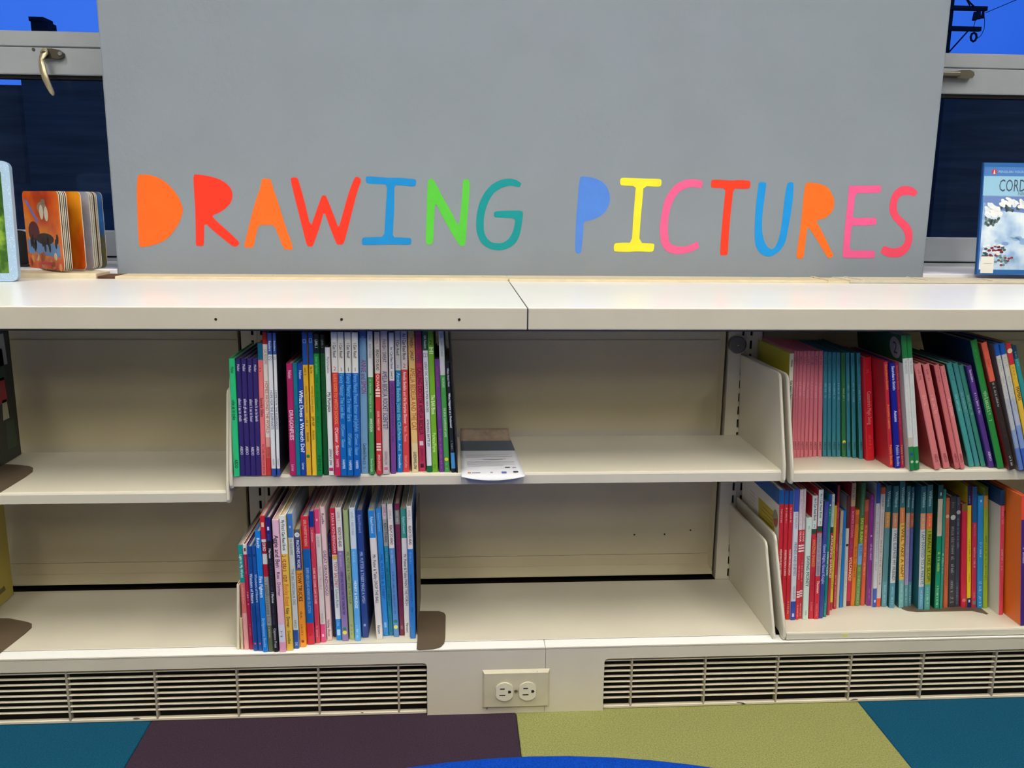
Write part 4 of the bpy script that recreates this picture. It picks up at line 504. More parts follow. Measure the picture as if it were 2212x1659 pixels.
b = MB(); b.box(-4.2, 5.2, -6.2, 0.98, -0.10, -0.007, mat('4a4640', 0.9, name='floor_slab'))
floor = struct('floor', b)
tag(floor, 'floor of large coloured carpet tiles', kind='structure')
def carpet(h, nm):
    return mat(h, 0.95, spec=0.1, noise=0.30, nscale=420.0, bump=1.0, bscale=520.0, name=nm)
TEAL, PLUM, OLIVE = carpet('124f6a', 'teal_carpet'), carpet('3c2e3c', 'plum_carpet'), carpet('92945a', 'olive_carpet')
tile_first = [-1.116 - 0.61, -1.116, -0.506, 0.104, 0.708, 1.318]
row0 = [PLUM, TEAL, PLUM, OLIVE, TEAL, PLUM]
rowset = [row0, [TEAL, OLIVE, TEAL, PLUM, OLIVE, TEAL], [OLIVE, PLUM, OLIVE, TEAL, PLUM, OLIVE]]
for j in range(3):
    for i, x in enumerate(tile_first):
        t = MB()
        w = 0.604 if abs(x - 0.104) < 1e-6 else 0.61
        t.bbox(x + 0.0004, x + w - 0.0004, -0.61 * (j + 1) + 0.0004, -0.61 * j + (0.02 if j == 0 else -0.0004), -0.008, 0.0, rowset[j][i], r=0.0012, seg=1)
        t.build('carpet_tile', floor)

b = MB(); b.box(-4.2, 5.2, -6.2, 0.98, 2.78, 2.86, mat('b4b0a8', 0.9, name='ceiling_tile'))
struct('ceiling', b)
ROOMW = mat('8c877c', 0.8, name='room_wall_paint')
b = MB(); b.box(-4.3, -4.2, -6.2, 0.98, -0.1, 2.86, ROOMW); struct('wall_left', b)
b = MB(); b.box(5.2, 5.3, -6.2, 0.98, -0.1, 2.86, ROOMW); struct('wall_right', b)
b = MB(); b.box(-4.3, 5.3, -6.3, -6.2, -0.1, 2.86, mat('6c675c', 0.8, name='far_wall_paint')); struct('wall_front', b)
b = MB()
b.box(-4.3, 5.3, 0.335, 0.36, -0.007, 0.655, mat('3a342a', 0.9, name='shade_dark_wall'))  # coloured dark so gaps beside the panels read as shade; seals light leaks
struct('wall_back', b)
# outer wall below, above and beside the windows
b = MB()
b.box(-4.3, 5.3, 0.80, 0.98, -0.1, 0.69, ROOMW)
b.box(-4.3, 5.3, 0.80, 0.98, 2.25, 2.86, ROOMW)
b.box(-4.3, -2.35, 0.80, 0.98, 0.69, 2.25, ROOMW)
b.box(2.75, 5.3, 0.80, 0.98, 0.69, 2.25, ROOMW)
b.box(-0.50, 0.84, 0.80, 0.98, 0.69, 2.25, ROOMW)
struct('wall_window', b)

# the painted pier between the windows with its lettering
b = MB(); b.bbox(-0.7085, 1.0490, YCOL, 0.793, 0.690, 2.778, WALLGREY, r=0.004, seg=2)
pier = struct('wall_pier', b)
tag(pier, 'grey painted wall pier with colourful hand painted words', kind='structure')
def chaikin(p):
    q = []
    for i in range(len(p)):
        a, c = p[i], p[(i + 1) % len(p)]
        q += [(a[0] * .8 + c[0] * .2, a[1] * .8 + c[1] * .2), (a[0] * .2 + c[0] * .8, a[1] * .2 + c[1] * .8)]
    return q
for ch, cn, hx, pts in LETTERS:
    b = MB()
    b.prism([(x / 1000, z / 1000) for x, z in chaikin(pts)], 'y', YCOL - 0.0006, YCOL + 0.0005,
            mat(hx, 0.5, spec=0.35, noise=0.04, nscale=40.0, name='letter_paint_' + hx))
    o = b.build('painted_letter', pier)
    o['label'] = '%s painted letter %s' % (cn, ch)

# lamps: recessed fluorescent troffers in the ceiling
def troffer(x, y, label):
    r = empty('ceiling_lamp', (x, y, 2.78))
    m = MB(); fr = mat('e8e8e4', 0.5, name='lamp_frame')
    for (a, c, d, e) in ((-0.17, 0.17, -0.62, -0.60), (-0.17, 0.17, 0.60, 0.62), (-0.17, -0.15, -0.60, 0.60), (0.15, 0.17, -0.60, 0.60)):
        m.box(a, c, d, e, -0.022, 0.0, fr)
    m.build('lamp_frame', r)
    m = MB(); m.box(-0.15, 0.15, -0.60, 0.60, -0.016, -0.002, mat('f4f2ea', 0.5, emit=LAMP_RADIANCE, name='lamp_diffuser'))
    m.build('diffuser', r)
    tag(r, label, 'ceiling lamp', 'fluorescent ceiling lamps')
names = ['left', 'middle', 'right']
for j, y in enumerate((-0.82, -2.60, -4.40)):
    for i, x in enumerate((-1.55, 0.20, 1.95)):
        if j == 2 and i == 1: continue
        troffer(x, y, 'recessed fluorescent ceiling lamp, %s of the %s row' % (names[i], ['nearest', 'second', 'farthest'][j]))

# ------------------------------------------------------------------ windows
def glass():
    m = bpy.data.materials.new('window_glass'); m.use_nodes = True
    nt = m.node_tree; nt.nodes.clear()
    o = nt.nodes.new('ShaderNodeOutputMaterial'); mx = nt.nodes.new('ShaderNodeMixShader')
    t = nt.nodes.new('ShaderNodeBsdfTransparent'); g = nt.nodes.new('ShaderNodeBsdfGlossy'); fr = nt.nodes.new('ShaderNodeFresnel')
    g.inputs['Roughness'].default_value = 0.02
    t.inputs['Color'].default_value = (0.93, 0.95, 0.96, 1)
    fr.inputs['IOR'].default_value = 1.50
    nt.links.new(fr.outputs[0], mx.inputs[0]); nt.links.new(t.outputs[0], mx.inputs[1]); nt.links.new(g.outputs[0], mx.inputs[2])
    nt.links.new(mx.outputs[0], o.inputs[0])
    return m
GLASS = glass()
LATCH = mat('c9bf9e', 0.35, metal=0.6, name='latch_brass'); LATCHD = mat('5a5648', 0.4, metal=0.7, name='latch_plate'); SCREW = mat('d8d8d8', 0.25, metal=0.9, name='screw_steel')
def window(n, xa, xb, zoff):
    root = empty('window_%d' % n, ((xa + xb) / 2, YW, 0.708))
    tag(root, kind='structure')
    def part(name, boxes, m, r=0.002, parent=root):
        k = MB()
        for q in boxes:
            k.bbox(*q, m, r=r, seg=1)
        o = k.build(name, parent)
        o.matrix_parent_inverse = Matrix.Translation(-Vector(parent.location)) if parent is root else Matrix()
        return o
    z = zoff
    part('window_frame', [(xa, xb, YW, YW + 0.06, 0.700, 0.7165), (xa, xa + 0.04, YW, YW + 0.06, 0.7165, 2.25), (xb - 0.04, xb, YW, YW + 0.06, 0.7165, 2.25), (xa, xb, YW, YW + 0.06, 2.20, 2.25)], ALU)
    part('mullion', [(xa + 0.04, xb - 0.04, YW, YW + 0.06, 1.1865 + z, 1.2200 + z)], ALU)
    part('sash', [(xa + 0.04, xb - 0.04, YW - 0.004, YW + 0.04, 0.7205, 0.7800), (xa + 0.04, xb - 0.04, YW - 0.004, YW + 0.04, 1.1260 + z, 1.1845 + z),
                  (xa + 0.04, xa + 0.09, YW - 0.004, YW + 0.04, 0.7800, 1.1260 + z), (xb - 0.09, xb - 0.04, YW - 0.004, YW + 0.04, 0.7800, 1.1260 + z)], ALU)
    part('gasket', [(xa + 0.04, xb - 0.04, YW + 0.004, YW + 0.04, 0.7165, 0.7205), (xa + 0.04, xb - 0.04, YW + 0.004, YW + 0.04, 1.1845 + z, 1.1865 + z),
                    (xa + 0.09, xb - 0.09, YW + 0.004, YW + 0.03, 1.1180 + z, 1.1260 + z)], BLACKGAP, r=0.0004)
    part('pane', [(xa + 0.09, xb - 0.09, YW + 0.014, YW + 0.020, 0.7800, 1.1180 + z)], GLASS, r=0.0005)
    part('pane', [(xa + 0.04, xb - 0.04, YW + 0.024, YW + 0.030, 1.2200 + z, 2.20)], GLASS, r=0.0005)
    return root
w1 = window(1, -2.35, -0.50, 0.0)
w2 = window(2, 0.84, 2.75, -0.003)
def latch_part(root, name, k):
    o = k.build(name, root); o.matrix_parent_inverse = Matrix.Translation(-Vector(root.location)); return o
# brass lever latch on the left window
k = MB(); yl = YW - 0.004
k.prism([(-0.9235, 1.166), (-0.921, 1.176), (-0.912, 1.1805), (-0.896, 1.181), (-0.880, 1.178), (-0.8725, 1.172), (-0.8735, 1.163), (-0.882, 1.159), (-0.905, 1.160), (-0.918, 1.160)], 'y', yl - 0.010, yl, LATCHD)
lp = latch_part(w1, 'latch_plate', k)
k = MB()
for (cx, cz) in ((-0.9175, 1.171), (-0.8785, 1.170)):
    k.cyl((cx, cz), 0.0042, 'y', yl - 0.0135, yl - 0.010, SCREW, n=12)
latch_part(w1, 'screw', k)
k = MB()
lever = [(-0.9095, 1.180, 0.006, -0.018), (-0.9095, 1.1745, 0.014, -0.019), (-0.9095, 1.167, 0.0175, -0.021), (-0.912, 1.160, 0.0150, -0.025), (-0.9135, 1.153, 0.0095, -0.030), (-0.9115, 1.146, 0.0120, -0.033), (-0.9085, 1.130, 0.0140, -0.037),
         (-0.9045, 1.112, 0.0140, -0.037), (-0.9000, 1.096, 0.0125, -0.034), (-0.8960, 1.083, 0.0100, -0.030), (-0.8940, 1.0775, 0.004, -0.028)]
lv = []
for (cx, cz, w, dy) in lever:
    lv += [(cx - w / 2, yl + dy, cz), (cx + w / 2, yl + dy - 0.001, cz + 0.0015), (cx + w / 2, yl + dy + 0.003, cz + 0.0015), (cx - w / 2, yl + dy + 0.004, cz)]
lf = []
for i in range(len(lever) - 1):
    for s in range(4):
        lf.append((i * 4 + s, i * 4 + (s + 1) % 4, (i + 1) * 4 + (s + 1) % 4, (i + 1) * 4 + s))
lf += [(0, 1, 2, 3), tuple(len(lv) - 1 - i for i in range(4))]
k.mesh(lv, lf, LATCH, True)
k.cyl((-0.9095, 1.168), 0.006, 'y', yl - 0.021, yl - 0.008, LATCHD, n=12)
latch_part(w1, 'latch_lever', k)
k = MB(); k.cyl((-0.9400, 1.1795), 0.0035, 'y', yl - 0.002, yl, LATCHD, n=10); latch_part(w1, 'drip_screw', k)
# dark latch on the right window, half hidden by the pier
k = MB()
k.prism([(1.168, 1.160), (1.168, 1.1705), (1.196, 1.172), (1.212, 1.176), (1.232, 1.1765), (1.243, 1.172), (1.2455, 1.165), (1.241, 1.158), (1.226, 1.1555), (1.196, 1.1565)], 'y', yl - 0.016, yl, mat('6e6a5c', 0.4, metal=0.6, name='dull_latch'))
latch_part(w2, 'latch_plate', k)
k = MB(); k.bbox(1.120, 1.205, yl - 0.030, yl - 0.016, 1.160, 1.170, mat('6e6a5c', 0.4, metal=0.6, name='dull_latch'), r=0.003); latch_part(w2, 'latch_lever', k)

# ------------------------------------------------------------------ outside, at dusk
NIGHT = mat('7e6046', 0.9, spec=0.0, noise=0.25, nscale=1.2, name='dusk_brick', aniso=(0.3, 1, 3.5))
bl = empty('neighbour_building', (8.0, 30.0, -4.0))
def at(root, k, name):
    o = k.build(name, root); o.matrix_parent_inverse = Matrix.Translation(-Vector(root.location)); return o
k = MB(); k.box(-14.2, 45.0, 30.0, 44.0, -4.0, 5.25, NIGHT); at(bl, k, 'brick_wall')
k = MB(); k.box(-14.4, 45.2, 29.85, 44.2, 5.25, 5.42, mat('2a2624', 0.9, name='dusk_coping')); at(bl, k, 'coping')
k = MB(); k.box(-40.0, -14.2, 30.5, 44.0, -4.0, 4.55, NIGHT); at(bl, k, 'low_wing')
k = MB(); k.box(-13.98, -13.45, 30.6, 31.3, 5.42, 6.60, mat('241d1a', 0.95, name='dusk_chimney')); k.box(-14.02, -13.55, 30.56, 31.3, 6.60, 6.73, mat('241d1a', 0.95, name='dusk_chimney')); at(bl, k, 'chimney')
k = MB(); k.box(-10.95, -9.6, 29.86, 30.0, -0.20, 1.60, mat('6c2c78', 0.7, name='purple_sign')); at(bl, k, 'sign_panel')
tag(bl, 'dark brick building across the street with a chimney, seen at dusk', 'building')
k = MB(); k.box(-60, 70, 1.2, 80, -4.2, -4.0, mat('2a2c30', 0.9, name='street_asphalt'))
st = tag(k.build('street'), 'street outside', kind='structure')
pl = empty('utility_pole', (14.42, 25.0, -4.0))
WOODP = mat('2c241e', 0.9, name='pole_wood'); WIRE = mat('15171c', 0.7, name='wire_black')
k = MB(); k.cyl((14.42, 25.0), 0.11, 'z', -4.0, 9.5, WOODP, n=12, r1=0.085); at(pl, k, 'pole')
for (z, xr) in ((6.52, 15.45), (5.96, 15.33)):
    k = MB(); k.box(2 * 14.42 - xr, xr, 24.84, 24.96, z - 0.06, z + 0.06, WOODP); at(pl, k, 'crossarm')
k = MB(); k.tube([(14.42, 24.83, 5.30), (14.95, 24.83, 5.92)], 0.022, WIRE); at(pl, k, 'brace')
k = MB(); k.tube([(14.42, 24.83, 7.05), (15.02, 24.83, 6.56)], 0.026, WIRE); at(pl, k, 'brace')
k = MB(); k.tube([(14.42, 24.83, 7.25), (14.90, 24.83, 6.58)], 0.022, WIRE); at(pl, k, 'brace')
for (x, z, r) in ((15.22, 6.34, 0.09), (15.12, 6.30, 0.07), (15.36, 6.36, 0.05)):
    k = MB(); k.cyl((x, 24.9), r, 'z', z - 0.1, z + 0.13, WIRE, n=10, r1=r * 0.6); at(pl, k, 'insulator')
k = MB(); k.tube([(15.12 + 0.09 * math.cos(a / 8 * 6.283), 24.84, 5.73 + 0.12 * math.sin(a / 8 * 6.283)) for a in range(9)], 0.035, WIRE); at(pl, k, 'ring_insulator')
k = MB(); k.tube([(15.36, 24.84, 6.36), (15.40, 24.84, 6.15), (15.41, 24.84, 5.95), (15.34, 24.84, 5.78), (15.16, 24.84, 5.64)], 0.010, WIRE); at(pl, k, 'wire')
k = MB(); k.tube([(15.12, 24.84, 6.24), (15.10, 24.84, 6.08), (15.08, 24.84, 5.98)], 0.010, WIRE); at(pl, k, 'wire')
k = MB(); k.tube([(15.40, 24.84, 6.40), (15.75, 23.0, 6.62), (16.5, 20.0, 6.9)], 0.010, WIRE); at(pl, k, 'wire')
tag(pl, 'wooden utility pole with two crossarms seen through right window', 'utility pole')

# ------------------------------------------------------------------ sill, trim and top grille behind the counter
k = MB(); k.bbox(-2.35, -0.7085, 0.5605, 0.86, 0.66, 0.7080, SILLW, r=0.002); s1 = k.build('window_sill')
tag(s1, 'white window sill left of the painted pier', kind='structure')
k = MB(); k.bbox(1.0490, 2.75, 0.5605, 0.86, 0.66, 0.7080, SILLW, r=0.002); s2 = k.build('window_sill')
tag(s2, 'white window sill right of the painted pier', kind='structure')
k = MB()
k.bbox(-2.35, -0.7235, 0.4855, 0.5600, 0.650, 0.7045, TRIM, r=0.0015)
k.bbox(-0.6870, SEAM, 0.4855, 0.5600, 0.650, 0.6990, TRIM, r=0.0015)
k.bbox(SEAM, 0.7900, 0.4655, 0.5600, 0.650, 0.6990, TRIM, r=0.0015)
trim = k.build('trim_1'); tag(trim, 'cream painted trim strip behind the counter', kind='structure')
k = MB(); k.bbox(-0.7230, -0.6875, 0.4920, 0.5600, 0.650, 0.6985, mat('5a3a20', 0.8, noise=0.3, nscale=80.0, name='bare_brown_wood'), r=0.001); k.build('bare_wood_notch', trim)
tg = empty('top_grille', (1.4, 0.53, 0.694))
k = MB(); k.box(0.80, 2.75, 0.4655, 0.5600, 0.640, 0.645, DARK); k.box(0.7905, 0.80, 0.4655, 0.56, 0.64, 0.7005, TRIM); k.box(0.80, 0.838, 0.4675, 0.556, 0.69, 0.6985, TRIM); at(tg, k, 'grille_tray')  # dark sheet at the bottom stands for the shade under the bars
GR2 = mat('c8bfa9', 0.45, noise=0.06, nscale=40.0, name='top_grille_paint')
k = MB(); k.bbox(0.838, 2.75, -0.0034, 0.0034, -0.006, 0.0, GR2, r=0.0008, seg=1)
first = None
for i in range(6):
    y = 0.4690 + 0.0175 * i
    if first is None:
        first = k.build('grille_bar', tg); first.location = (-1.4, y - 0.53, 0.7000 - 0.694)
    else:
        share(first, 'grille_bar', tg, (-1.4, y - 0.53, 0.7000 - 0.694))
k = MB(); k.bbox(-0.002, 0.002, 0.4660, 0.5595, -0.008, 0.0012, mat('d4ccb8', 0.45, name='grille_cross'), r=0.0006, seg=1)
first = None
for i in range(13):
    x = 0.868 + 0.143 * i
    if first is None:
        first = k.build('grille_cross_bar', tg); first.location = (x - 1.4, -0.53, 0.7000 - 0.694)
    else:
        share(first, 'grille_cross_bar', tg, (x - 1.4, -0.53, 0.7000 - 0.694))
tag(tg, 'flat cream metal air grille let into ledge right of pier', 'grille')

# ------------------------------------------------------------------ counter
def counter(xa, xb, label, yb):
    k = MB(); k.bbox(xa, xb, 0.0, yb, ZCB, ZC, COUNTER, r=0.0016, seg=2)
    o = k.build('countertop')
    o.data.materials.append(CREAM_FRONT)
    for p in o.data.polygons:
        if p.normal.y < -0.7:
            p.material_index = 1
    return tag(o, label, 'countertop', 'white countertops')
c1 = counter(X0, SEAM - 0.0009, 'white laminate countertop with three screw holes, left of the seam', 0.485)
c2 = counter(SEAM + 0.0009, X1, 'white laminate countertop without screw holes, right of the seam', 0.465)
for (x, z) in ((-0.3612, 0.6752), (-0.1719, 0.6755), (0.0081, 0.6756)):
    k = MB(); k.cyl((x, z), 0.0021, 'y', -0.0006, 0.002, BLACKGAP, n=12); k.build('screw_hole', c1)
k = MB(); k.box(SEAM - 0.0010, SEAM + 0.0010, 0.0012, 0.4640, ZCB + 0.001, ZC - 0.0015, BLACKGAP); k.build('seam_gap', c1)
# dark strip just below the counter front, standing for the shaded gap
k = MB(); k.box(X0, X1, 0.020, 0.045, 0.6545, 0.6590, mat('5c5140', 0.6, name='counter_shade_strip'))
tag(k.build('counter_shade_strip'), 'brown strip standing for the shaded gap under the countertop front', 'shade strip')

# ------------------------------------------------------------------ radiator base with grilles
ZV = 0.0965
def base(xa, xb, va, vb, label, verts):
    r = empty('radiator_cover', ((xa + xb) / 2, 0.0, 0.0))
    k = MB()
    F = CREAM_FRONT
    def rect(a, c, d, e):
        k.box(a, c, 0.0, 0.0022, d, e, F)
    # front sheet with a rounded opening
    rr = 0.006
    rect(xa, xb, ZV, ZB)
    if vb < xb:   # opening on the left, solid on the right
        rect(vb, xb, -0.004, ZV)
        k.prism([(vb, ZV), (vb - rr, ZV), (vb - rr * .3, ZV - rr * .3), (vb, ZV - rr)], 'y', 0.0, 0.0022, F)
    else:
        rect(xa, va, -0.004, ZV)
        k.prism([(va, ZV), (va, ZV - rr), (va + rr * .3, ZV - rr * .3), (va + rr, ZV)], 'y', 0.0, 0.0022, F)
    at(r, k, 'front_panel')
    k = MB(); k.bbox(xa, xb, 0.0, 0.030, ZB - 0.003, ZB, COUNTER, r=0.0012, seg=2); at(r, k, 'top_ledge')
    k = MB(); k.box(xa, xb, 0.085, 0.09, -0.004, ZV + 0.018, DARK); k.box(xa, xb, 0.004, 0.09, -0.0045, -0.002, DARK); at(r, k, 'vent_shade_sheets')  # added dark sheets standing for the shade behind the grille
    # horizontal louvre bars, one object each
    k = MB(); k.prism([(0.0042, 0.0006), (0.0050, 0.0011), (0.0092, 0.0009), (0.0092, -0.0006), (0.0050, -0.0010), (0.0042, -0.0006)], 'x', va + 0.001, vb - 0.001, GRILLE)
    first = None
    for i in range(8):
        z = 0.0905 - 0.01005 * i
        if first is None:
            first = at(r, k, 'grille_bar'); first.location.z = z
        else:
            o = share(first, 'grille_bar', r, (0, 0, z)); o.matrix_parent_inverse = Matrix.Translation(-Vector(r.location))
    k = MB(); k.bbox(va + 0.001, vb - 0.001, 0.004, 0.012, 0.0005, 0.0060, GRILLE, r=0.001, seg=1); at(r, k, 'bottom_bar')
    k = MB(); k.bbox(-0.0017, 0.0017, 0.0032, 0.0145, 0.004, ZV - 0.001, mat('a39a8a', 0.45, noise=0.1, nscale=60.0, chips=('1c1712', 90.0, 0.70), name='grille_post_paint'), r=0.0008, seg=1)
    first = None
    for x in verts:
        if first is None:
            first = at(r, k, 'grille_post'); first.location.x = x
        else:
            o = share(first, 'grille_post', r, (x, 0, 0)); o.matrix_parent_inverse = Matrix.Translation(-Vector(r.location))
    return tag(r, label, 'radiator cover', 'cream radiator covers')
base(X0, 0.1524, X0, -0.047, 'cream radiator cover with slatted grille, left of the power outlet seam', [-1.47, -1.332, -1.194, -1.056, -0.918, -0.780, -0.636, -0.495, -0.362, -0.228, -0.095])
base(0.1530, X1, 0.2535, X1, 'cream radiator cover with slatted grille, right of the power outlet seam', [0.302, 0.430, 0.558, 0.688, 0.818, 0.950, 1.082, 1.214, 1.346, 1.478, 1.610, 1.742, 1.874])

# power outlet
po = empty('power_outlet', (0.1033, 0.0, 0.0465))
PL = mat('c2bba0', 0.4, noise=0.05, nscale=40.0, chips=('3a332a', 70.0, 0.79), name='outlet_plate'); PF = mat('d9d3bb', 0.35, name='outlet_face')
k = MB()
fr = [(0.0461, 0.0117), (0.1605, 0.0117), (0.1605, 0.0818), (0.0461, 0.0818)]
inn = [(0.0495, 0.0152), (0.1571, 0.0152), (0.1571, 0.0768), (0.0495, 0.0768)]
vv = [(x, -0.0004, z) for x, z in fr] + [(x, -0.0050, z) for x, z in inn]
k.mesh(vv, [(4, 5, 6, 7)] + [(i, (i + 1) % 4, 4 + (i + 1) % 4, 4 + i) for i in range(4)] + [(3, 2, 1, 0)], PL)
at(po, k, 'cover_plate')
for cx in (0.0832, 0.1226):
    cz = 0.0440
    out = []
    for i in range(28):
        a = 2 * math.pi * i / 28
        out.append((cx + max(-0.0142, min(0.0142, 0.0168 * math.cos(a))), cz + 0.0168 * math.sin(a)))
    k = MB(); k.prism(out, 'y', -0.0078, -0.0050, PF); f = at(po, k, 'receptacle')
    k = MB()
    k.box(cx - 0.0075, cx + 0.0005, -0.0080, -0.0076, cz + 0.0048, cz + 0.0068, BLACKGAP)
    k.box(cx - 0.0085, cx + 0.0015, -0.0080, -0.0076, cz - 0.0068, cz - 0.0048, BLACKGAP)
    k.prism([(cx + 0.0062, cz - 0.0024), (cx + 0.0062, cz + 0.0024), (cx + 0.0100, cz + 0.0024), (cx + 0.0116, cz), (cx + 0.0100, cz - 0.0024)], 'y', -0.0080, -0.0076, BLACKGAP)
    k.build('slot', f)
k = MB(); k.cyl((0.1029, 0.0442), 0.0030, 'y', -0.0066, -0.0050, mat('9c9680', 0.3, metal=0.7, name='plate_screw'), n=14); k.box(0.1003, 0.1055, -0.0068, -0.0064, 0.0438, 0.0446, BLACKGAP); at(po, k, 'screw')
tag(po, 'cream double power outlet mounted sideways on radiator cover', 'power outlet')

# ------------------------------------------------------------------ shelving: back panels, uprights, shelves
def back_panel(xa, xb, label):
    r = empty('back_panel', ((xa + xb) / 2, 0.278, 0.13))
    k = MB(); k.box(xa, xb, 0.2800, 0.2820, 0.1680, 0.6440, BACKM); at(r, k, 'upper_sheet')
    k = MB(); k.box(xa, xb, 0.2800, 0.2820, 0.1310, 0.1672, BACKM); at(r, k, 'lower_sheet')
    k = MB(); k.prism([(0.2635, 0.1300), (0.2635, 0.1330), (0.2790, 0.1450), (0.2800, 0.1450), (0.2800, 0.1300)], 'x', xa, xb, BACKM); at(r, k, 'bottom_flange')
    for x in (xa, xb - 0.006):
        k = MB(); k.prism([(x, 0.2800), (x + (0.0 if x == xa else 0.006), 0.2660), (x + 0.006, 0.2800)], 'z', 0.133, 0.644, BACKM)
        at(r, k, 'side_flange')
    k = MB(); k.box(xa + 0.006, xb - 0.006, 0.2785, 0.2800, 0.600, 0.601, mat('a89f88', 0.5, name='panel_crease')); at(r, k, 'crease')
    return tag(r, label, 'back panel', 'cream shelving back panels')
back_panel(-1.30, -0.3945, 'cream metal back panel of the empty left shelves')
bp = back_panel(-0.3300, 0.5140, 'cream metal back panel of the middle shelves')
back_panel(0.5870, 1.4600, 'cream metal back panel behind the right hand books')
for (x, z) in ((0.357, 0.209), (0.418, 0.209), (0.470, 0.217)):
    k = MB(); k.cyl((x, z), 0.0016, 'y', 0.2790, 0.2802, BLACKGAP, n=10); o = at(bp, k, 'screw_hole')

def upright(xa, xb, xs, label):
    r = empty('slotted_upright', ((xa + xb) / 2, YB, ZB))
    k = MB(); s = 0.0023
    k.box(xa, xs - s, YB, YB + 0.002, ZB, 0.6545, CREAM); k.box(xs + s, xb, YB, YB + 0.002, ZB, 0.6545, CREAM)
    k.box(xa, xa + 0.002, YB + 0.002, 0.33, ZB, 0.6545, CREAM); k.box(xb - 0.002, xb, YB + 0.002, 0.33, ZB, 0.6545, CREAM)
    z = ZB
    zc = 0.3127 - 0.0256 * 7
    while zc < 0.64:
        k.box(xs - s, xs + s, YB, YB + 0.002, z, zc - 0.008, CREAM)
        z = zc + 0.008; zc += 0.0256
    k.box(xs - s, xs + s, YB, YB + 0.002, z, 0.6545, CREAM)
    at(r, k, 'channel')
    k = MB(); k.box(xa + 0.002, xb - 0.002, YB + 0.012, YB + 0.014, ZB, 0.6545, BLACKGAP); at(r, k, 'slot_shade_sheet')  # black sheet stands for the shade inside the slots
    return tag(r, label, 'upright', 'slotted shelf uprights')
upright(-0.3880, -0.3592, -0.3674, 'cream slotted upright ending the empty left shelves')
upright(-0.3586, -0.3320, -0.3511, 'cream slotted upright behind the middle shelf books')
upright(0.5206, 0.5520, 0.5466, 'cream slotted upright ending the middle shelves at right')
upright(0.5526, 0.5830, 0.5622, 'cream slotted upright behind the right hand books')

def bracket(k, xc, zs, lean=0.0, t=0.0052, low=0.020, m=None, up=0.158, yfb=0.022, yft=0.056):
    m = m or CREAM
    P = [(0.2605, min(-0.004, 0.0) if low > 0 else 0.0001), (0.2605, up), (yft + 0.014, up + 0.003), (yft + 0.005, up + 0.001), (yft, up - 0.006), (yft - 0.002, up - 0.016),
         (yfb + 0.002, 0.010), (yfb, -low + 0.006), (yfb + 0.003, -low)] + ([(yfb + 0.010, -low - 0.002), (yfb + 0.020, -low + 0.004), (0.12, -low + 0.014)] if low > 0 else [(yfb + 0.02, -low)])
    n = len(P); sh = math.tan(lean)
    inner = [(P[i][0] * 0.985 + 0.0022, P[i][1] * 0.985 + 0.0008) for i in range(n)]
    vs = []
    for (dx, pts) in ((-t / 2, inner), (-t / 2 + 0.0012, P), (t / 2 - 0.0012, P), (t / 2, inner)):
        vs += [(xc + dx + sh * max(z, 0), y, zs + z) for y, z in pts]
    fs = [tuple(range(n)), tuple(range(4 * n - 1, 3 * n - 1, -1))]
    for L in range(3):
        fs += [(L * n + i, L * n + (i + 1) % n, (L + 1) * n + (i + 1) % n, (L + 1) * n + i) for i in range(n)]
    k.mesh(vs, fs, m)

def shelf(xa, xb, z, label, brs, yf=0.031, lip=0.0187):
    r = empty('metal_shelf', ((xa + xb) / 2, yf, z))
    k = MB(); rr = 0.004
    prof = [(yf, z - lip), (yf, z - rr), (yf + rr * .3, z - rr * .3), (yf + rr, z), (0.2615, z), (0.2615, z - 0.002), (yf + rr + 0.002, z - 0.002), (yf + 0.002, z - rr - 0.001), (yf + 0.002, z - lip + 0.002), (yf + 0.016, z - lip + 0.002), (yf + 0.016, z - lip)]
    k.prism(prof, 'x', xa, xb, CREAM); at(r, k, 'shelf_board')
    for (x, lean) in brs:
        k = MB(); bracket(k, x, z, lean); at(r, k, 'end_bracket')
    return tag(r, label, 'shelf')
Z_L, Z_M, Z_R = 0.3935, 0.4177, 0.4160
shelf(-1.27, -0.3672, Z_L, 'empty cream metal shelf at left, set lower than its neighbour', [(-1.274, 0), (-0.3644, 0.0)], yf=0.0265)
shelf(-0.3560, 0.5485, Z_M, 'cream metal middle shelf with books and a flyer on it', [(-0.3584, 0.0), (0.5512, math.radians(-2.2))])
shelf(0.5685, 1.47, Z_R, 'cream metal upper right shelf full of slanting books', [(0.5652, math.radians(-2.6)), (1.474, 0)])
k = MB()
k.prism([(0.0300, ZB + 0.0001), (0.0306, ZB + 0.0006), (0.2600, ZB + 0.0006), (0.2600, ZB + 0.0001)], 'x', X0, 0.5600, CREAM)
dk = empty('bottom_shelf', (-0.5, 0.03, ZB)); at(dk, k, 'shelf_board')
k = MB(); bracket(k, 0.5505, ZB + 0.0006, math.radians(-3.0), low=-0.0002, yfb=0.010); at(dk, k, 'end_bracket')
tag(dk, 'cream bottom shelf of the left and middle bays', 'shelf')
ZLR = 0.1340
dr = empty('bottom_shelf', (1.0, 0.006, ZLR))
k = MB(); yf = 0.0060; rr = 0.003; z = ZLR; lip = 0.0125
k.prism([(yf, z - lip), (yf, z - rr), (yf + rr * .3, z - rr * .3), (yf + rr, z), (0.2600, z), (0.2600, z - 0.002), (yf + rr + 0.002, z - 0.002), (yf + 0.002, z - rr - 0.001), (yf + 0.002, z - lip + 0.002), (yf + 0.016, z - lip + 0.002), (yf + 0.016, z - lip)], 'x', 0.5690, 1.47, CREAM); at(dr, k, 'shelf_board')
k = MB(); bracket(k, 0.5655, ZLR, math.radians(-3.6), low=0.012, yfb=0.003, yft=0.050); at(dr, k, 'end_bracket')
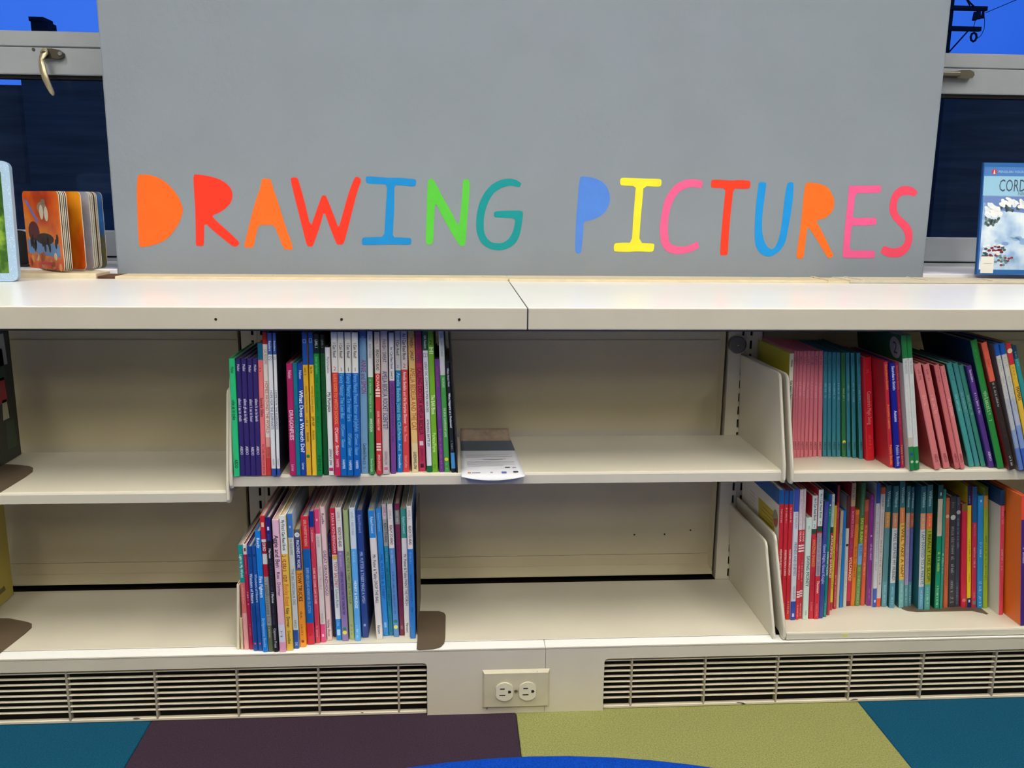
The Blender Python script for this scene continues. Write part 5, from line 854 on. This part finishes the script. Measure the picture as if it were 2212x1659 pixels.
k = MB(); k.box(0.57, 1.46, 0.06, 0.25, ZB + 0.0005, ZLR - 0.0022, DARK); at(dr, k, 'riser')
k = MB(); k.bbox(0.668, 0.678, 0.0056, 0.0062, 0.1245, 0.1300, mat('d8d46c', 0.6, name='yellow_mark'), r=0.0002, seg=1); at(dr, k, 'yellow_mark')
tag(dr, 'cream raised bottom shelf under the right hand books', 'shelf')

# round grey cap on the right upright
kn = empty('rubber_cap', (0.5310, 0.256, 0.5967))
KN = mat('5c5c58', 0.35, spec=0.6, name='grey_rubber')
k = MB(); k.cyl((0.5310, 0.5967), 0.0165, 'y', 0.2440, 0.2600, KN, n=28, r1=0.0150); k.cyl((0.5310, 0.5967), 0.0140, 'y', 0.2425, 0.2440, KN, n=28, r1=0.0165); at(kn, k, 'cap')
k = MB(); k.cyl((0.5310, 0.5967), 0.0015, 'y', 0.2415, 0.2426, SCREW, n=10); at(kn, k, 'pin')
tag(kn, 'round grey rubber cap on the upright above metal bracket', 'cap')

# ------------------------------------------------------------------ bookends
def bookend(z, foot, xu, yu0, yu1, hu, label):
    """flat foot lying on the shelf and a thin upright plate"""
    r = empty('bookend', (xu, (yu0 + yu1) / 2, z))
    k = MB(); k.prism(foot, 'z', z + 0.0001, z + 0.0013, BROWN_METAL); at(r, k, 'foot_plate')
    if hu:
        out = [(yu0, z + 0.0013), (yu0, z + hu - 0.02), (yu0 + 0.006, z + hu - 0.006), (yu0 + 0.02, z + hu), (yu1 - 0.02, z + hu), (yu1 - 0.006, z + hu - 0.006), (yu1, z + hu - 0.02), (yu1, z + 0.0013)]
        k = MB(); k.prism(out, 'x', xu, xu + 0.0012, BROWN_METAL); at(r, k, 'upright_plate')
    return tag(r, label, 'bookend', 'brown metal bookends')
bookend(ZB + 0.0009, [(-0.0640, 0.143), (-0.0640, 0.004), (-0.0600, 0.0015), (-0.0345, 0.0035), (-0.0235, 0.010), (-0.0180, 0.022), (-0.0165, 0.040), (-0.0165, 0.124), (-0.0195, 0.134), (-0.0290, 0.141)], -0.0650, 0.055, 0.20, 0.215,
        'brown metal bookend beside the lower middle books')
bookend(Z_L, [(-0.90, 0.192), (-0.90, 0.020), (-0.7300, 0.020), (-0.7200, 0.030), (-0.7185, 0.110), (-0.7205, 0.140), (-0.7290, 0.160), (-0.7400, 0.1705), (-0.7600, 0.178), (-0.7900, 0.184)], -0.8160, 0.08, 0.20, 0.14,
        'brown metal bookend on the empty left shelf')
bookend(ZB + 0.0009, [(-0.90, 0.152), (-0.90, 0.010), (-0.7560, 0.010), (-0.7450, 0.022), (-0.7360, 0.090), (-0.7350, 0.110), (-0.7410, 0.1235), (-0.7520, 0.131), (-0.7900, 0.146)], -0.8560, 0.08, 0.20, 0.14,
        'brown metal bookend on the bottom left shelf')
bookend(ZLR, [(0.855, 0.20), (0.815, 0.086), (0.822, 0.077), (0.836, 0.073), (0.940, 0.073), (0.955, 0.062), (0.958, 0.058), (0.962, 0.060), (0.960, 0.20)], 0.0, 0, 0, 0,
        'brown metal bookend plate lying under the lower right books')

# ------------------------------------------------------------------ flyer on the middle shelf
fl = MB()
FW = mat('d9dbe2', 0.6, name='flyer_white'); FB = mat('5c6a76', 0.6, name='flyer_slate'); FT = mat('b4a08c', 0.6, noise=0.2, nscale=60.0, name='flyer_photo'); FTXT = mat('9a9aa8', 0.7, name='flyer_print'); FTXB = mat('3a3a48', 0.7, name='flyer_print_dark')
def flyer_pt(u, v, off=0.0):
    # u across 0..1, v front to back 0..1
    yy = 0.0110 + v * 0.270
    zz = Z_M + 0.0012
    bow = 1 - 4 * (u - 0.5) ** 2
    if yy < 0.0300:
        a = (0.0300 - yy) / 0.019
        zz -= a * a * (0.0010 + 0.0065 * bow)
    if yy > 0.225:
        a = min((yy - 0.225) / 0.035, 1.6)
        zz += 0.0055 * a * a
        yy = 0.225 + (yy - 0.225) * 0.70
    x0 = 0.0115; x1 = 0.1150 - 0.012 * v
    return (x0 + (x1 - x0) * u, yy, zz + off)
NU, NV = 12, 40
for j in range(NV):
    v0, v1 = j / NV, (j + 1) / NV
    m = FW if v1 <= 0.56 else (FB if v1 <= 0.80 else FT)
    for i in range(NU):
        fl.poly([flyer_pt(i / NU, v0), flyer_pt((i + 1) / NU, v0), flyer_pt((i + 1) / NU, v1), flyer_pt(i / NU, v1)], m, True)
fo = fl.build('flyer')
md = fo.modifiers.new('thick', 'SOLIDIFY'); md.thickness = 0.0003; md.offset = 1.0
k = MB(); rnd = random.Random(3)
def strip(u0, u1, v0, v1, m):
    n = 5
    for i in range(n):
        a = u0 + (u1 - u0) * i / n; c = u0 + (u1 - u0) * (i + 1) / n
        k.poly([flyer_pt(a, v0, 0.0009), flyer_pt(c, v0, 0.0009), flyer_pt(c, v1, 0.0009), flyer_pt(a, v1, 0.0009)], m)
for (v, u0, u1) in ((0.44, 0.1, 0.85), (0.40, 0.1, 0.9), (0.345, 0.36, 0.78), (0.33, 0.40, 0.72), (0.29, 0.1, 0.9), (0.26, 0.1, 0.88), (0.23, 0.1, 0.9), (0.20, 0.1, 0.7)):
    strip(u0, u1, v, v + 0.006, FTXT)
strip(0.72, 0.80, 0.155, 0.175, FTXB); strip(0.84, 0.90, 0.155, 0.172, FTXT)
strip(0.10, 0.15, 0.05, 0.075, mat('c88c5c', 0.6, name='flyer_logo')); strip(0.17, 0.30, 0.055, 0.070, FTXT); strip(0.46, 0.50, 0.055, 0.075, FTXT)
strip(0.64, 0.72, 0.05, 0.08, mat('5c64a8', 0.6, name='flyer_seal')); strip(0.83, 0.91, 0.06, 0.09, FTXB)
k.build('flyer_print', fo)
tag(fo, 'white paper flyer with slate blue band lying on middle shelf', 'flyer')

# ------------------------------------------------------------------ books
def cover_mesh(t, h, d, c, zones, base_hex, cover_hex, ctop=None):
    k = MB()
    r = min(0.0012, t * 0.25)
    c = min(c, t * 0.3)
    prof = [(-t / 2, d), (-t / 2, r), (-t / 2 + r, 0), (t / 2 - r, 0), (t / 2, r), (t / 2, d), (t / 2 - c, d), (t / 2 - c, c + r), (-t / 2 + c, c + r), (-t / 2 + c, d)]
    zs = sorted(set([0.0, 1.0] + [min(1.0, max(0.0, q)) for z in zones for q in z[:2]]))
    SP = {}
    side = mat(cover_hex, 0.38, name='cover_' + cover_hex)
    side_top = mat(ctop, 0.38, name='cover_' + ctop) if ctop else side
    n = len(prof)
    for a, e in zip(zs[:-1], zs[1:]):
        mid = (a + e) / 2
        hx = base_hex
        for z0, z1, cc in zones:
            if z0 <= mid <= z1: hx = cc
        sp = mat(hx, 0.36, name='spine_' + hx)
        st_ = side_top if mid > 0.87 else side
        for i in range(n):
            j = (i + 1) % n
            m = sp if i in (1, 2, 3) else st_
            k.poly([(prof[i][0], prof[i][1], a * h), (prof[j][0], prof[j][1], a * h), (prof[j][0], prof[j][1], e * h), (prof[i][0], prof[i][1], e * h)], m)
        last = sp
        if a == 0.0: firstm = sp
    for z, m in ((0.0, firstm), (h, last)):
        for q in ((0, 1, 8, 9), (1, 2, 3, 4, 7, 8), (4, 5, 6, 7)):
            k.poly([(prof[i][0], prof[i][1], z) for i in q], m)
    return k

def make_book(data, z, idx):
    cx, y, lean, t, h, base_hex, zones, texts, label, o = data
    cx /= 1000; y /= 1000; t /= 1000; h /= 1000
    rnd = random.Random(idx * 7 + 1)
    a = math.radians(lean)
    d = min(o.get('d', 0.165), 0.2575 - y)
    hard = o.get('hb', 0)
    root = empty('picture_book', (cx, y, z + abs(math.sin(a)) * t / 2 + 0.0003))
    root.rotation_euler = (0, a, 0)
    cov = cover_mesh(t, h, d, 0.0018 if hard else 0.0011, zones, base_hex, o.get('c', base_hex), o.get('ctop')).build('cover', root)
    ins = 0.0035
    k = MB(); c = min(0.0018 if hard else 0.0011, t * 0.3)
    k.box(-t / 2 + c + 0.0001, t / 2 - c - 0.0001, c + 0.0015, d - (0.004 if hard else 0.001), ins, h - ins, PAGES)
    k.build('pages', root)
    Y1, Y2, Y3 = -0.00006, -0.00012, -0.00018
    def rect(k, x0, x1, z0, z1, yy, m):
        k.poly([(x0, yy, z0), (x1, yy, z0), (x1, yy, z1), (x0, yy, z1)], m)
    todo = []
    for (p, q, s, hx, sz) in texts:
        m = mat(hx, 0.5, name='print_' + hx)
        T = MB(); S = MB(); todo.append((T, S))
        if q < p:                      # a single mark: centre p, size q
            zc = p * h; e = q * h
            if s == 'o':
                S.disc(0, zc, min(e, t * 0.48), Y2, m)
            elif s == '#':
                rect(S, -t * sz / 2, t * sz / 2, zc - e / 2, zc + e / 2, Y1, m)
            elif s == '=':
                for i in range(3):
                    zz = zc + (i - 1) * e * 0.38
                    rect(S, -t * 0.42, t * 0.42, zz - e * 0.11, zz + e * 0.11, Y1, m)
            elif s[0] == 'O':
                rr = min(t * 0.5 - 0.0002, e * 0.62)
                S.disc(0, zc, rr, Y1, m); S.disc(0, zc, rr * 0.86, Y2, mat('e6e8ea', 0.4, name='badge_white'))
                v, f, w = layout(s[1:]); g = rr * 1.15 if len(s) == 2 else rr * 0.8
                T.mesh([((px - w / 2) * g, Y3, zc + (py - 0.5) * g) for px, py in v], f, m)
            elif s[0] == '^':
                v, f, w = layout(s[1:]); g = min(e, t * 0.62)
                T.mesh([((px - w / 2) * g, Y2, zc + (py - 0.5) * g) for px, py in v], f, m)
            continue
        z0, z1 = p * h, q * h
        if s == '#':
            rect(S, -t * sz / 2, t * sz / 2, z0, z1, Y1, m); continue
        if s == '[':
            w2 = t * sz / 2; e = 0.0005
            rect(S, -w2, w2, z0, z0 + e, Y1, m); rect(S, -w2, w2, z1 - e, z1, Y1, m); rect(S, -w2, -w2 + e, z0, z1, Y1, m); rect(S, w2 - e, w2, z0, z1, Y1, m); continue
        if s[0] == '^':
            v, f, w = layout(s[1:]); g = min(z1 - z0, t * sz)
            T.mesh([((px - w / 2) * g, Y2, (z0 + z1) / 2 + (py - 0.5) * g) for px, py in v], f, m); continue
        if s == '~':
            v, f, w = tiny_print(rnd, max(4, int((z1 - z0) / max(0.0016, t * sz * 0.55))))
        else:
            v, f, w = layout(s)
        g = t * sz; sx = (z1 - z0) / w
        for i, (du, dv) in enumerate(((0, 0), (0.045, 0), (0, 0.035), (0.045, 0.035)) if s != '~' else ((0, 0),)):   # a bolder face
            T.mesh([((py + dv - 0.44) * g, Y2 - i * 1.5e-6, z1 - (px + du) * sx) for px, py in v], f, m)
    for T, S in todo:
        if S.f: S.build('spine_mark', root)
        if T.f: T.build('spine_lettering', root)
    xl = -t / 2 - 0.00006
    def quad(k, y0, y1, z0, z1, m, off=0.0):
        k.poly([(xl - off, y1, z0), (xl - off, y0, z0), (xl - off, y0, z1), (xl - off, y1, z1)], m)
    if o.get('badge'):
        k = MB(); quad(k, 0.0015, d, h * 0.80, h, mat('1c4c30', 0.4, name='cover_dark_green'))
        cy, cz, r = 0.024, h * 0.900, 0.0185
        for rr, mm, off in ((r, mat('8c8c88', 0.4, name='badge_grey'), 0.00006),):
            k.poly([(xl - off, cy - rr * math.cos(i / 24 * 6.2832), cz + rr * math.sin(i / 24 * 6.2832)) for i in range(24)], mm)
        v, f, w = layout('2'); g = 0.020
        k.mesh([(xl - 0.00012, cy - (px - w / 2) * g, cz + (py - 0.5) * g) for px, py in v], f, mat('1c2a24', 0.5, name='badge_digit'))
        k.build('cover_badge', root)
    if o.get('label_card'):
        k = MB(); quad(k, 0.0015, d, h * 0.885, h, mat('1858a0', 0.4, name='cover_blue_band'))
        quad(k, 0.022, 0.105, h * 0.60, h * 0.80, mat('b8a430', 0.5, name='cover_yellow_card'), 0.00006)
        for i in range(5):
            quad(k, 0.03, 0.095 - 0.01 * (i % 3), h * (0.63 + 0.03 * i), h * (0.637 + 0.03 * i), mat('7c6c20', 0.5, name='card_print'), 0.00010)
        for i in range(4):
            quad(k, 0.125, 0.155, h * (0.70 + 0.03 * i), h * (0.704 + 0.03 * i), mat('c89090', 0.5, name='card_print_red'), 0.00010)
        k.poly([(xl - 0.00012, 0.018 - 0.0125 * math.cos(i / 24 * 6.2832), h * 0.76 + 0.016 * math.sin(i / 24 * 6.2832)) for i in range(24)], mat('8c8c74', 0.4, name='card_disc'))
        k.poly([(xl - 0.00016, 0.018 - 0.0105 * math.cos(i / 12 * 3.1416 + 3.4), h * 0.76 + 0.014 * math.sin(i / 12 * 3.1416 + 3.4)) for i in range(13)], mat('b04848', 0.4, name='card_disc_red'))
        k.build('cover_card', root)
    if o.get('patch'):
        k = MB()
        k.poly([(xl, 0.045, h * 0.82), (xl, 0.100, h * 0.85), (xl, 0.150, h * 0.86), (xl, 0.150, h * 0.40), (xl, 0.110, h * 0.42), (xl, 0.075, h * 0.43), (xl, 0.055, h * 0.62)], mat('3c1c50', 0.4, name='cover_purple_patch'))
        k.poly([(xl, 0.08 - 0.018 * math.cos(i / 16 * 6.2832), h * 0.15 + 0.008 * math.sin(i / 16 * 6.2832)) for i in range(16)], mat('e0a030', 0.4, name='cover_yellow_mark'))
        k.build('cover_art', root)
    tag(root, label, 'book', o.get('g'))
    return root
ROWS = ((UPPER_MIDDLE, UPPER_MIDDLE_Z, 'books in the upper middle row'), (LOWER_MIDDLE, LOWER_MIDDLE_Z, 'books in the lower middle row'),
        (UPPER_RIGHT, UPPER_RIGHT_Z, 'books in the upper right row'), (LOWER_RIGHT, LOWER_RIGHT_Z, 'books in the lower right row'))
n = 0
for rows, z, grp in ROWS:
    for data in rows:
        n += 1
        bk = make_book(data, z, n)
        if 'group' not in bk.keys():
            bk['group'] = grp

# books at the left edge of the photograph: only their right covers show
def side_book(x, y, z, t, h, d, hx, art, label):
    root = empty('picture_book', (x, y, z + 0.0003))
    cover_mesh(t, h, d, 0.0018, [], hx, hx).build('cover', root)
    k = MB(); k.box(-t / 2 + 0.002, t / 2 - 0.002, 0.004, d - 0.004, 0.003, h - 0.003, PAGES); k.build('pages', root)
    k = MB(); xr = t / 2 + 0.00008
    for (y0, y1, z0, z1, c) in art:
        k.poly([(xr, y0, z0), (xr, y1, z0), (xr, y1 - 0.004, z1), (xr, y0 + 0.003, z1)], mat(c, 0.4, name='cover_art_' + c))
    k.build('cover_art', root)
    return tag(root, label, 'book', 'books leaning at the left edge')
side_book(-0.7950, 0.045, Z_L + 0.0015, 0.014, 0.245, 0.200, '1c2420', [(0.14, 0.185, 0.17, 0.225, '9ca0a0'), (0.145, 0.175, 0.145, 0.200, '24382c'), (0.13, 0.172, 0.105, 0.150, '98202c'), (0.15, 0.172, 0.075, 0.110, 'a8a890'), (0.155, 0.19, 0.02, 0.07, '2c4034')],
          'dark picture book at left photo edge on the empty left shelf')
side_book(-0.8360, 0.040, ZB + 0.0026, 0.014, 0.235, 0.205, 'b8a850', [(0.12, 0.150, 0.15, 0.165, 'b02828'), (0.125, 0.168, 0.09, 0.13, 'b02c2c'), (0.12, 0.155, 0.098, 0.118, 'c0a8a0'), (0.15, 0.18, 0.02, 0.03, '6c6438')],
          'yellow picture book with red marks at left photo edge, bottom shelf')

# ------------------------------------------------------------------ books on the counter and sill
def rounded(w, h, r, n=5):
    out = []
    for (cx, cz, a0) in ((w - r, r, -90), (w - r, h - r, 0), (r, h - r, 90), (r, r, 180)):
        for i in range(n + 1):
            a = math.radians(a0 + 90 * i / n)
            out.append((cx + r * math.cos(a), cz + r * math.sin(a)))
    return out
def art_mat(name, cols, scale, seed, detail=3.0, stretch=(1, 1, 1)):
    """procedural printed picture: noise through a stepped colour ramp"""
    m = bpy.data.materials.new(name); m.use_nodes = True
    nt = m.node_tree; b_ = nt.nodes['Principled BSDF']; b_.inputs['Roughness'].default_value = 0.3
    tc = nt.nodes.new('ShaderNodeTexCoord'); mp = nt.nodes.new('ShaderNodeMapping'); mp.inputs['Location'].default_value = (seed, seed * 1.7, seed * 0.3); mp.inputs['Scale'].default_value = stretch
    ns = nt.nodes.new('ShaderNodeTexNoise'); ns.inputs['Scale'].default_value = scale; ns.inputs['Detail'].default_value = detail
    rp = nt.nodes.new('ShaderNodeValToRGB')
    el = rp.color_ramp.elements
    while len(el) < len(cols): el.new(0.5)
    for i, c in enumerate(cols):
        el[i].position = 0.28 + 0.44 * i / (len(cols) - 1); el[i].color = (*rgb(c), 1)
    nt.links.new(tc.outputs['Object'], mp.inputs['Vector']); nt.links.new(mp.outputs['Vector'], ns.inputs['Vector']); nt.links.new(ns.outputs['Fac'], rp.inputs['Fac']); nt.links.new(rp.outputs['Color'], b_.inputs['Base Color'])
    return m

# board book with pale blue dotted border, left edge
bb = empty('board_book', (-0.8400, 0.418, ZC + 0.0003))
bb.rotation_euler = (math.radians(-3), 0, math.radians(8))
BLUEB = mat('a4c2de', 0.35, name='pale_blue_border')
k = MB(); w, h = 0.205, 0.2265
k.prism([(x - w, z) for x, z in rounded(w, h, 0.013)], 'y', -0.012, 0.004, BLUEB); k.build('cover', bb)
k = MB(); k.prism([(x - w + 0.016, z + 0.016) for x, z in rounded(w - 0.0315, h - 0.036, 0.001)], 'y', -0.0124, -0.0118, art_mat('grass_photo', ['10140c', '16300e', '24481a', '3a6422', '6c9434', 'a0b848'], 26.0, 4.0)); k.build('cover_photo', bb)
k = MB(); wd = mat('dfe8f2', 0.4, name='border_dots'); rnd = random.Random(5)
for i in range(150):
    zz = rnd.uniform(0.004, h - 0.004); xx = rnd.uniform(-0.0145, -0.002) if i < 90 else rnd.uniform(-0.09, -0.016)
    if i >= 90: zz = rnd.choice((rnd.uniform(0.003, 0.014), rnd.uniform(h - 0.017, h - 0.003)))
    k.disc(xx, zz, 0.0007, -0.01206, wd, n=6)
k.build('border_dots', bb)
tag(bb, 'pale blue dotted border board book with grass photo at left edge', 'book')
# black disc behind it
k = MB()
k.cyl((-0.9330, 0.7480), 0.0370, 'y', 0.618, 0.626, mat('121212', 0.5, name='black_plastic'), n=36)
k.box(-0.955, -0.911, 0.600, 0.645, 0.7082, 0.7125, mat('121212', 0.5, name='black_plastic'))
tag(k.build('black_stand'), 'black round stand behind the blue bordered board book', 'stand')

# fanned orange board book on the sill
fb = empty('board_book', (-0.9050, 0.6000, 0.7083))
HB = 0.1585; WB = 0.163
arts = [art_mat('fan_art_a', ['a83418', 'd85018', 'ec7418', 'f49028', 'e06018'], 11.0, 1.0),
        mat('5c5444', 0.4, name='page_olive'), mat('d8d4c8', 0.4, name='page_white'), mat('4c6450', 0.4, name='page_green'), mat('5c2c1c', 0.4, name='page_brown'),
        art_mat('fan_art_b', ['a82c10', 'd85c18', 'f08c1c', 'f4a428', 'c84414'], 12.0, 9.0, stretch=(1, 1, 0.6)),
        art_mat('fan_art_c', ['5c748c', '7c94ac', 'a8a8b4', '9c98a8'], 14.0, 2.0), mat('c8c8c0', 0.4, name='page_pale'), mat('b4b4ac', 0.4, name='page_pale2'), mat('4c3420', 0.4, name='page_dark'), mat('c8c4b4', 0.4, name='page_pale3'),
        art_mat('fan_art_d', ['545020', '6c643c', '3c64a0', '2c78c8', '5c88c0'], 9.0, 6.0, stretch=(1, 1, 2.0))]
angs = [-42.5, -41.75, -41.0, -40.25, -39.5, -29.0, -22.25, -21.0, -20.0, -18.75, -17.5, -12.0]
EDGE = mat('cfc8b4', 0.6, name='board_edge')
for i, (m, an) in enumerate(zip(arts, angs)):
    k = MB()
    out = rounded(WB, HB, 0.010)
    n_ = len(out)
    y0, y1 = -0.0009, 0.0009
    k.poly([(x, y0, z) for x, z in out], m); k.poly([(x, y1, z) for x, z in reversed(out)], m)
    k.mesh([(x, y0, z) for x, z in out] + [(x, y1, z) for x, z in out], [(j, (j + 1) % n_, n_ + (j + 1) % n_, n_ + j) for j in range(n_)], EDGE)
    o = k.build('board_page', fb)
    o.location = (0.0006 * i, 0.0022 * i, 0)
    o.rotation_euler = (0, 0, math.radians(an))
    if i == 0:
        # printed details on the front page: white bird, blue ribbon, dark thicket, blue sky, orange leaves
        k = MB()
        def blob(cx, cz, rx, rz, c, off, rot=0.0):
            k.poly([(cx + rx * math.cos(a_ / 16 * 6.2832) * math.cos(rot) - rz * math.sin(a_ / 16 * 6.2832) * math.sin(rot), y0 - off, cz + rx * math.cos(a_ / 16 * 6.2832) * math.sin(rot) + rz * math.sin(a_ / 16 * 6.2832) * math.cos(rot)) for a_ in range(16)], mat(c, 0.35, name='art_' + c))
        k.poly([(0.005, y0 - 0.0001, 0.142), (0.020, y0 - 0.0001, 0.140), (0.066, y0 - 0.0001, 0.098), (0.060, y0 - 0.0001, 0.092)], mat('7c78c0', 0.35, name='art_ribbon'))
        blob(0.085, 0.125, 0.022, 0.012, 'a08868', 0.0001)
        blob(0.082, 0.116, 0.009, 0.015, 'e8dcc0', 0.0002); blob(0.103, 0.113, 0.009, 0.015, 'e8dcc0', 0.0002); blob(0.093, 0.137, 0.010, 0.006, '8c7c68', 0.0002)
        blob(0.040, 0.075, 0.026, 0.022, '5c1820', 0.0001); blob(0.088, 0.062, 0.040, 0.012, '3a2014', 0.0002)
        k.poly([(0.006, y0 - 0.00012, 0.060), (0.150, y0 - 0.00012, 0.052), (0.150, y0 - 0.00012, 0.026), (0.006, y0 - 0.00012, 0.030)], mat('6c98d0', 0.35, name='art_sky'))
        rr_ = random.Random(11)
        for j in range(14):
            blob(rr_.uniform(0.02, 0.145), rr_.uniform(0.044, 0.064), 0.005, 0.010, '201614', 0.0003)
        for j in range(26):
            blob(rr_.uniform(0.012, 0.148), rr_.uniform(0.006, 0.028), 0.007, 0.008, rr_.choice(['e87838', 'f0a860', 'e8c8a0', 'd85028']), 0.0003)
        k.poly([(0.060, y0 - 0.0005, 0.009), (0.110, y0 - 0.0005, 0.009), (0.112, y0 - 0.0005, 0.015), (0.062, y0 - 0.0005, 0.015)], mat('e03048', 0.35, name='art_red_title'))
        p_ = k.build('page_art', o)
tag(fb, 'orange autumn board book standing fanned open on the left sill', 'book')

# winter picture book on the right sill
wb = empty('picture_book', (1.1545, 0.532, 0.7085))
wb.rotation_euler = (math.radians(-5), 0, math.radians(-3))
W_, H_ = 0.165, 0.2430
k = MB(); k.box(0.0015, W_, 0.0, 0.0012, 0, H_, mat('2c68ac', 0.35, name='cover_mid_blue')); k.box(0.0015, W_, 0.0065, 0.0077, 0, H_, mat('2c68ac', 0.35, name='cover_mid_blue'))
k.bbox(0.0, 0.0022, 0.0, 0.0077, 0, H_, mat('1c4c90', 0.35, name='cover_spine_blue'), r=0.0006, seg=1); k.build('cover', wb)
k = MB(); k.box(0.003, W_ - 0.001, 0.0014, 0.0063, 0.001, H_ - 0.001, PAGES); k.build('pages', wb)
k = MB()
def pr(x0, x1, z0, z1, m, off=0.0001):
    k.poly([(x0, -off, z0), (x1, -off, z0), (x1, -off, z1), (x0, -off, z1)], m)
pr(0.003, W_, 0.214, 0.2335, mat('4c80c4', 0.35, name='cover_header_blue'))
pr(0.003, W_, 0.172, 0.2140, mat('98c8e4', 0.35, name='cover_pale_blue'))
pr(0.005, W_, 0.0115, 0.1715, art_mat('snow_scene', ['5c84c0', '8cb0dc', 'c0d8f0', 'e4f0f8', 'f0f4f8'], 16.0, 3.0), 0.0001)
k.build('cover_panel', wb)
k = MB(); rr_ = random.Random(8)
def bl2(cx, cz, rx, rz, c, off=0.0003, n=14, rot=0.0):
    k.poly([(cx + rx * math.cos(a_ / n * 6.2832) * math.cos(rot) - rz * math.sin(a_ / n * 6.2832) * math.sin(rot), -off, cz + rz * math.sin(a_ / n * 6.2832) * math.cos(rot) + rx * math.cos(a_ / n * 6.2832) * math.sin(rot)) for a_ in range(n)], mat(c, 0.35, name='snow_art_' + c))
k.poly([(0.006, -0.0002, 0.1710), (W_, -0.0002, 0.1710), (W_, -0.0002, 0.130), (0.045, -0.0002, 0.140), (0.006, -0.0002, 0.158)], mat('6c88c4', 0.35, name='art_winter_sky'))
for (cx, cz) in ((0.052, 0.158), (0.066, 0.160), (0.080, 0.156), (0.092, 0.154), (0.021, 0.146), (0.030, 0.141), (0.038, 0.134), (0.020, 0.134)):
    for i in range(7):
        a_ = rr_.uniform(-0.5, 0.5)
        bl2(cx + rr_.uniform(-0.008, 0.010), cz + rr_.uniform(-0.006, 0.006), rr_.uniform(0.004, 0.008), rr_.uniform(0.003, 0.005), rr_.choice(['eef2f4', 'e2eaf2', 'f4f6f8']), 0.0006 + 0.00003 * i, rot=a_ - 0.5)
for i in range(26):
    bl2(rr_.uniform(0.010, 0.042), rr_.uniform(0.108, 0.126), 0.0030, 0.0034, rr_.choice(['5c7474', '4c6468', '7c9090']), 0.0004, 8)
for i in range(22):
    bl2(rr_.uniform(0.045, 0.085), rr_.uniform(0.140, 0.152), 0.0030, 0.0036, rr_.choice(['4c6070', '5c7474']), 0.0004, 8)
for i in range(20):
    bl2(rr_.uniform(0.012, 0.060), rr_.uniform(0.040, 0.064), 0.0042, 0.0030, rr_.choice(['7c2c3c', '8c3c44', '4c5c5c']), 0.0004, 8)
for i in range(10):
    bl2(rr_.uniform(0.012, 0.055), rr_.uniform(0.044, 0.066), 0.0048, 0.0022, 'eef2f4', 0.0005, 8)
for i in range(22):
    bl2(rr_.uniform(0.040, 0.080), rr_.uniform(0.020, 0.044), 0.0036, 0.0026, rr_.choice(['6c8c98', '8ca8b4', '5c7c84', '8c3c44']), 0.0004, 8)
for i in range(8):
    bl2(rr_.uniform(0.028, 0.10), rr_.uniform(0.062, 0.085), 0.008, 0.004, rr_.choice(['8cb0dc', 'a4c4e4', '7c9cd0']), 0.0003, 10)
k.build('cover_art', wb)
k = MB(); k.poly([(0.0245 + 0.0058 * math.cos(i / 20 * 6.2832), -0.0002, 0.2235 + 0.0058 * math.sin(i / 20 * 6.2832)) for i in range(20)], mat('c83c44', 0.35, name='emblem_red'))
bl2(0.0245, 0.2225, 0.0015, 0.0030, 'f0e8e4', 0.0003); bl2(0.0245, 0.2262, 0.0011, 0.0012, 'f0e8e4', 0.0003); bl2(0.0248, 0.2198, 0.0024, 0.0009, 'f0e8e4', 0.0003)
k.build('cover_emblem', wb)
k = MB()
def cover_text(s, x, z, g, m, sx=1.0, off=0.0003):
    v, f, w = layout(s)
    k.mesh([(x + px * g * sx, -off, z + py * g) for px, py in v], f, m)
cover_text('PENGUIN YOUNG READERS', 0.0335, 0.2210, 0.0050, mat('a8c8ec', 0.4, name='header_print'), 1.05)
cover_text('CORDUROY', 0.0365, 0.1815, 0.0255, mat('44546a', 0.4, name='title_print'), 0.56)
cover_text('NIGHT', 0.0800, 0.1735, 0.0070, mat('4c5c6c', 0.4, name='title_print'), 1.0)
k.build('cover_title', wb)
k = MB(); pr(0.0085, 0.0370, 0.0035, 0.0400, mat('ecebe4', 0.5, name='sticker_white'), 0.0008); pr(0.0150, 0.0330, 0.0240, 0.0250, mat('b8b8b4', 0.5, name='sticker_print'), 0.0010)
k.build('sticker', wb)
tag(wb, 'blue snowy winter picture book standing on right sill', 'book')

# round blue rug in the foreground
k = MB(); N_ = 96; R_ = 0.96; CXR, CYR = 0.115, -1.0905
rg = carpet('0846b4', 'blue_rug_pile')
ring = [(R_ * math.cos(i / N_ * 6.28319), R_ * math.sin(i / N_ * 6.28319)) for i in range(N_)]
k.mesh([(CXR + x, CYR + y, 0.0002) for x, y in ring] + [(CXR + x, CYR + y, 0.006) for x, y in ring] + [(CXR + x * 0.994, CYR + y * 0.994, 0.0085) for x, y in ring],
       [tuple(range(N_ - 1, -1, -1)), tuple(range(2 * N_, 3 * N_))] + [(L * N_ + i, L * N_ + (i + 1) % N_, (L + 1) * N_ + (i + 1) % N_, (L + 1) * N_ + i) for L in range(2) for i in range(N_)], rg)
tag(k.build('round_rug'), 'bright blue round rug lying on carpet tiles in foreground', 'rug')

bpy.data.objects.remove(_fo, do_unlink=True)
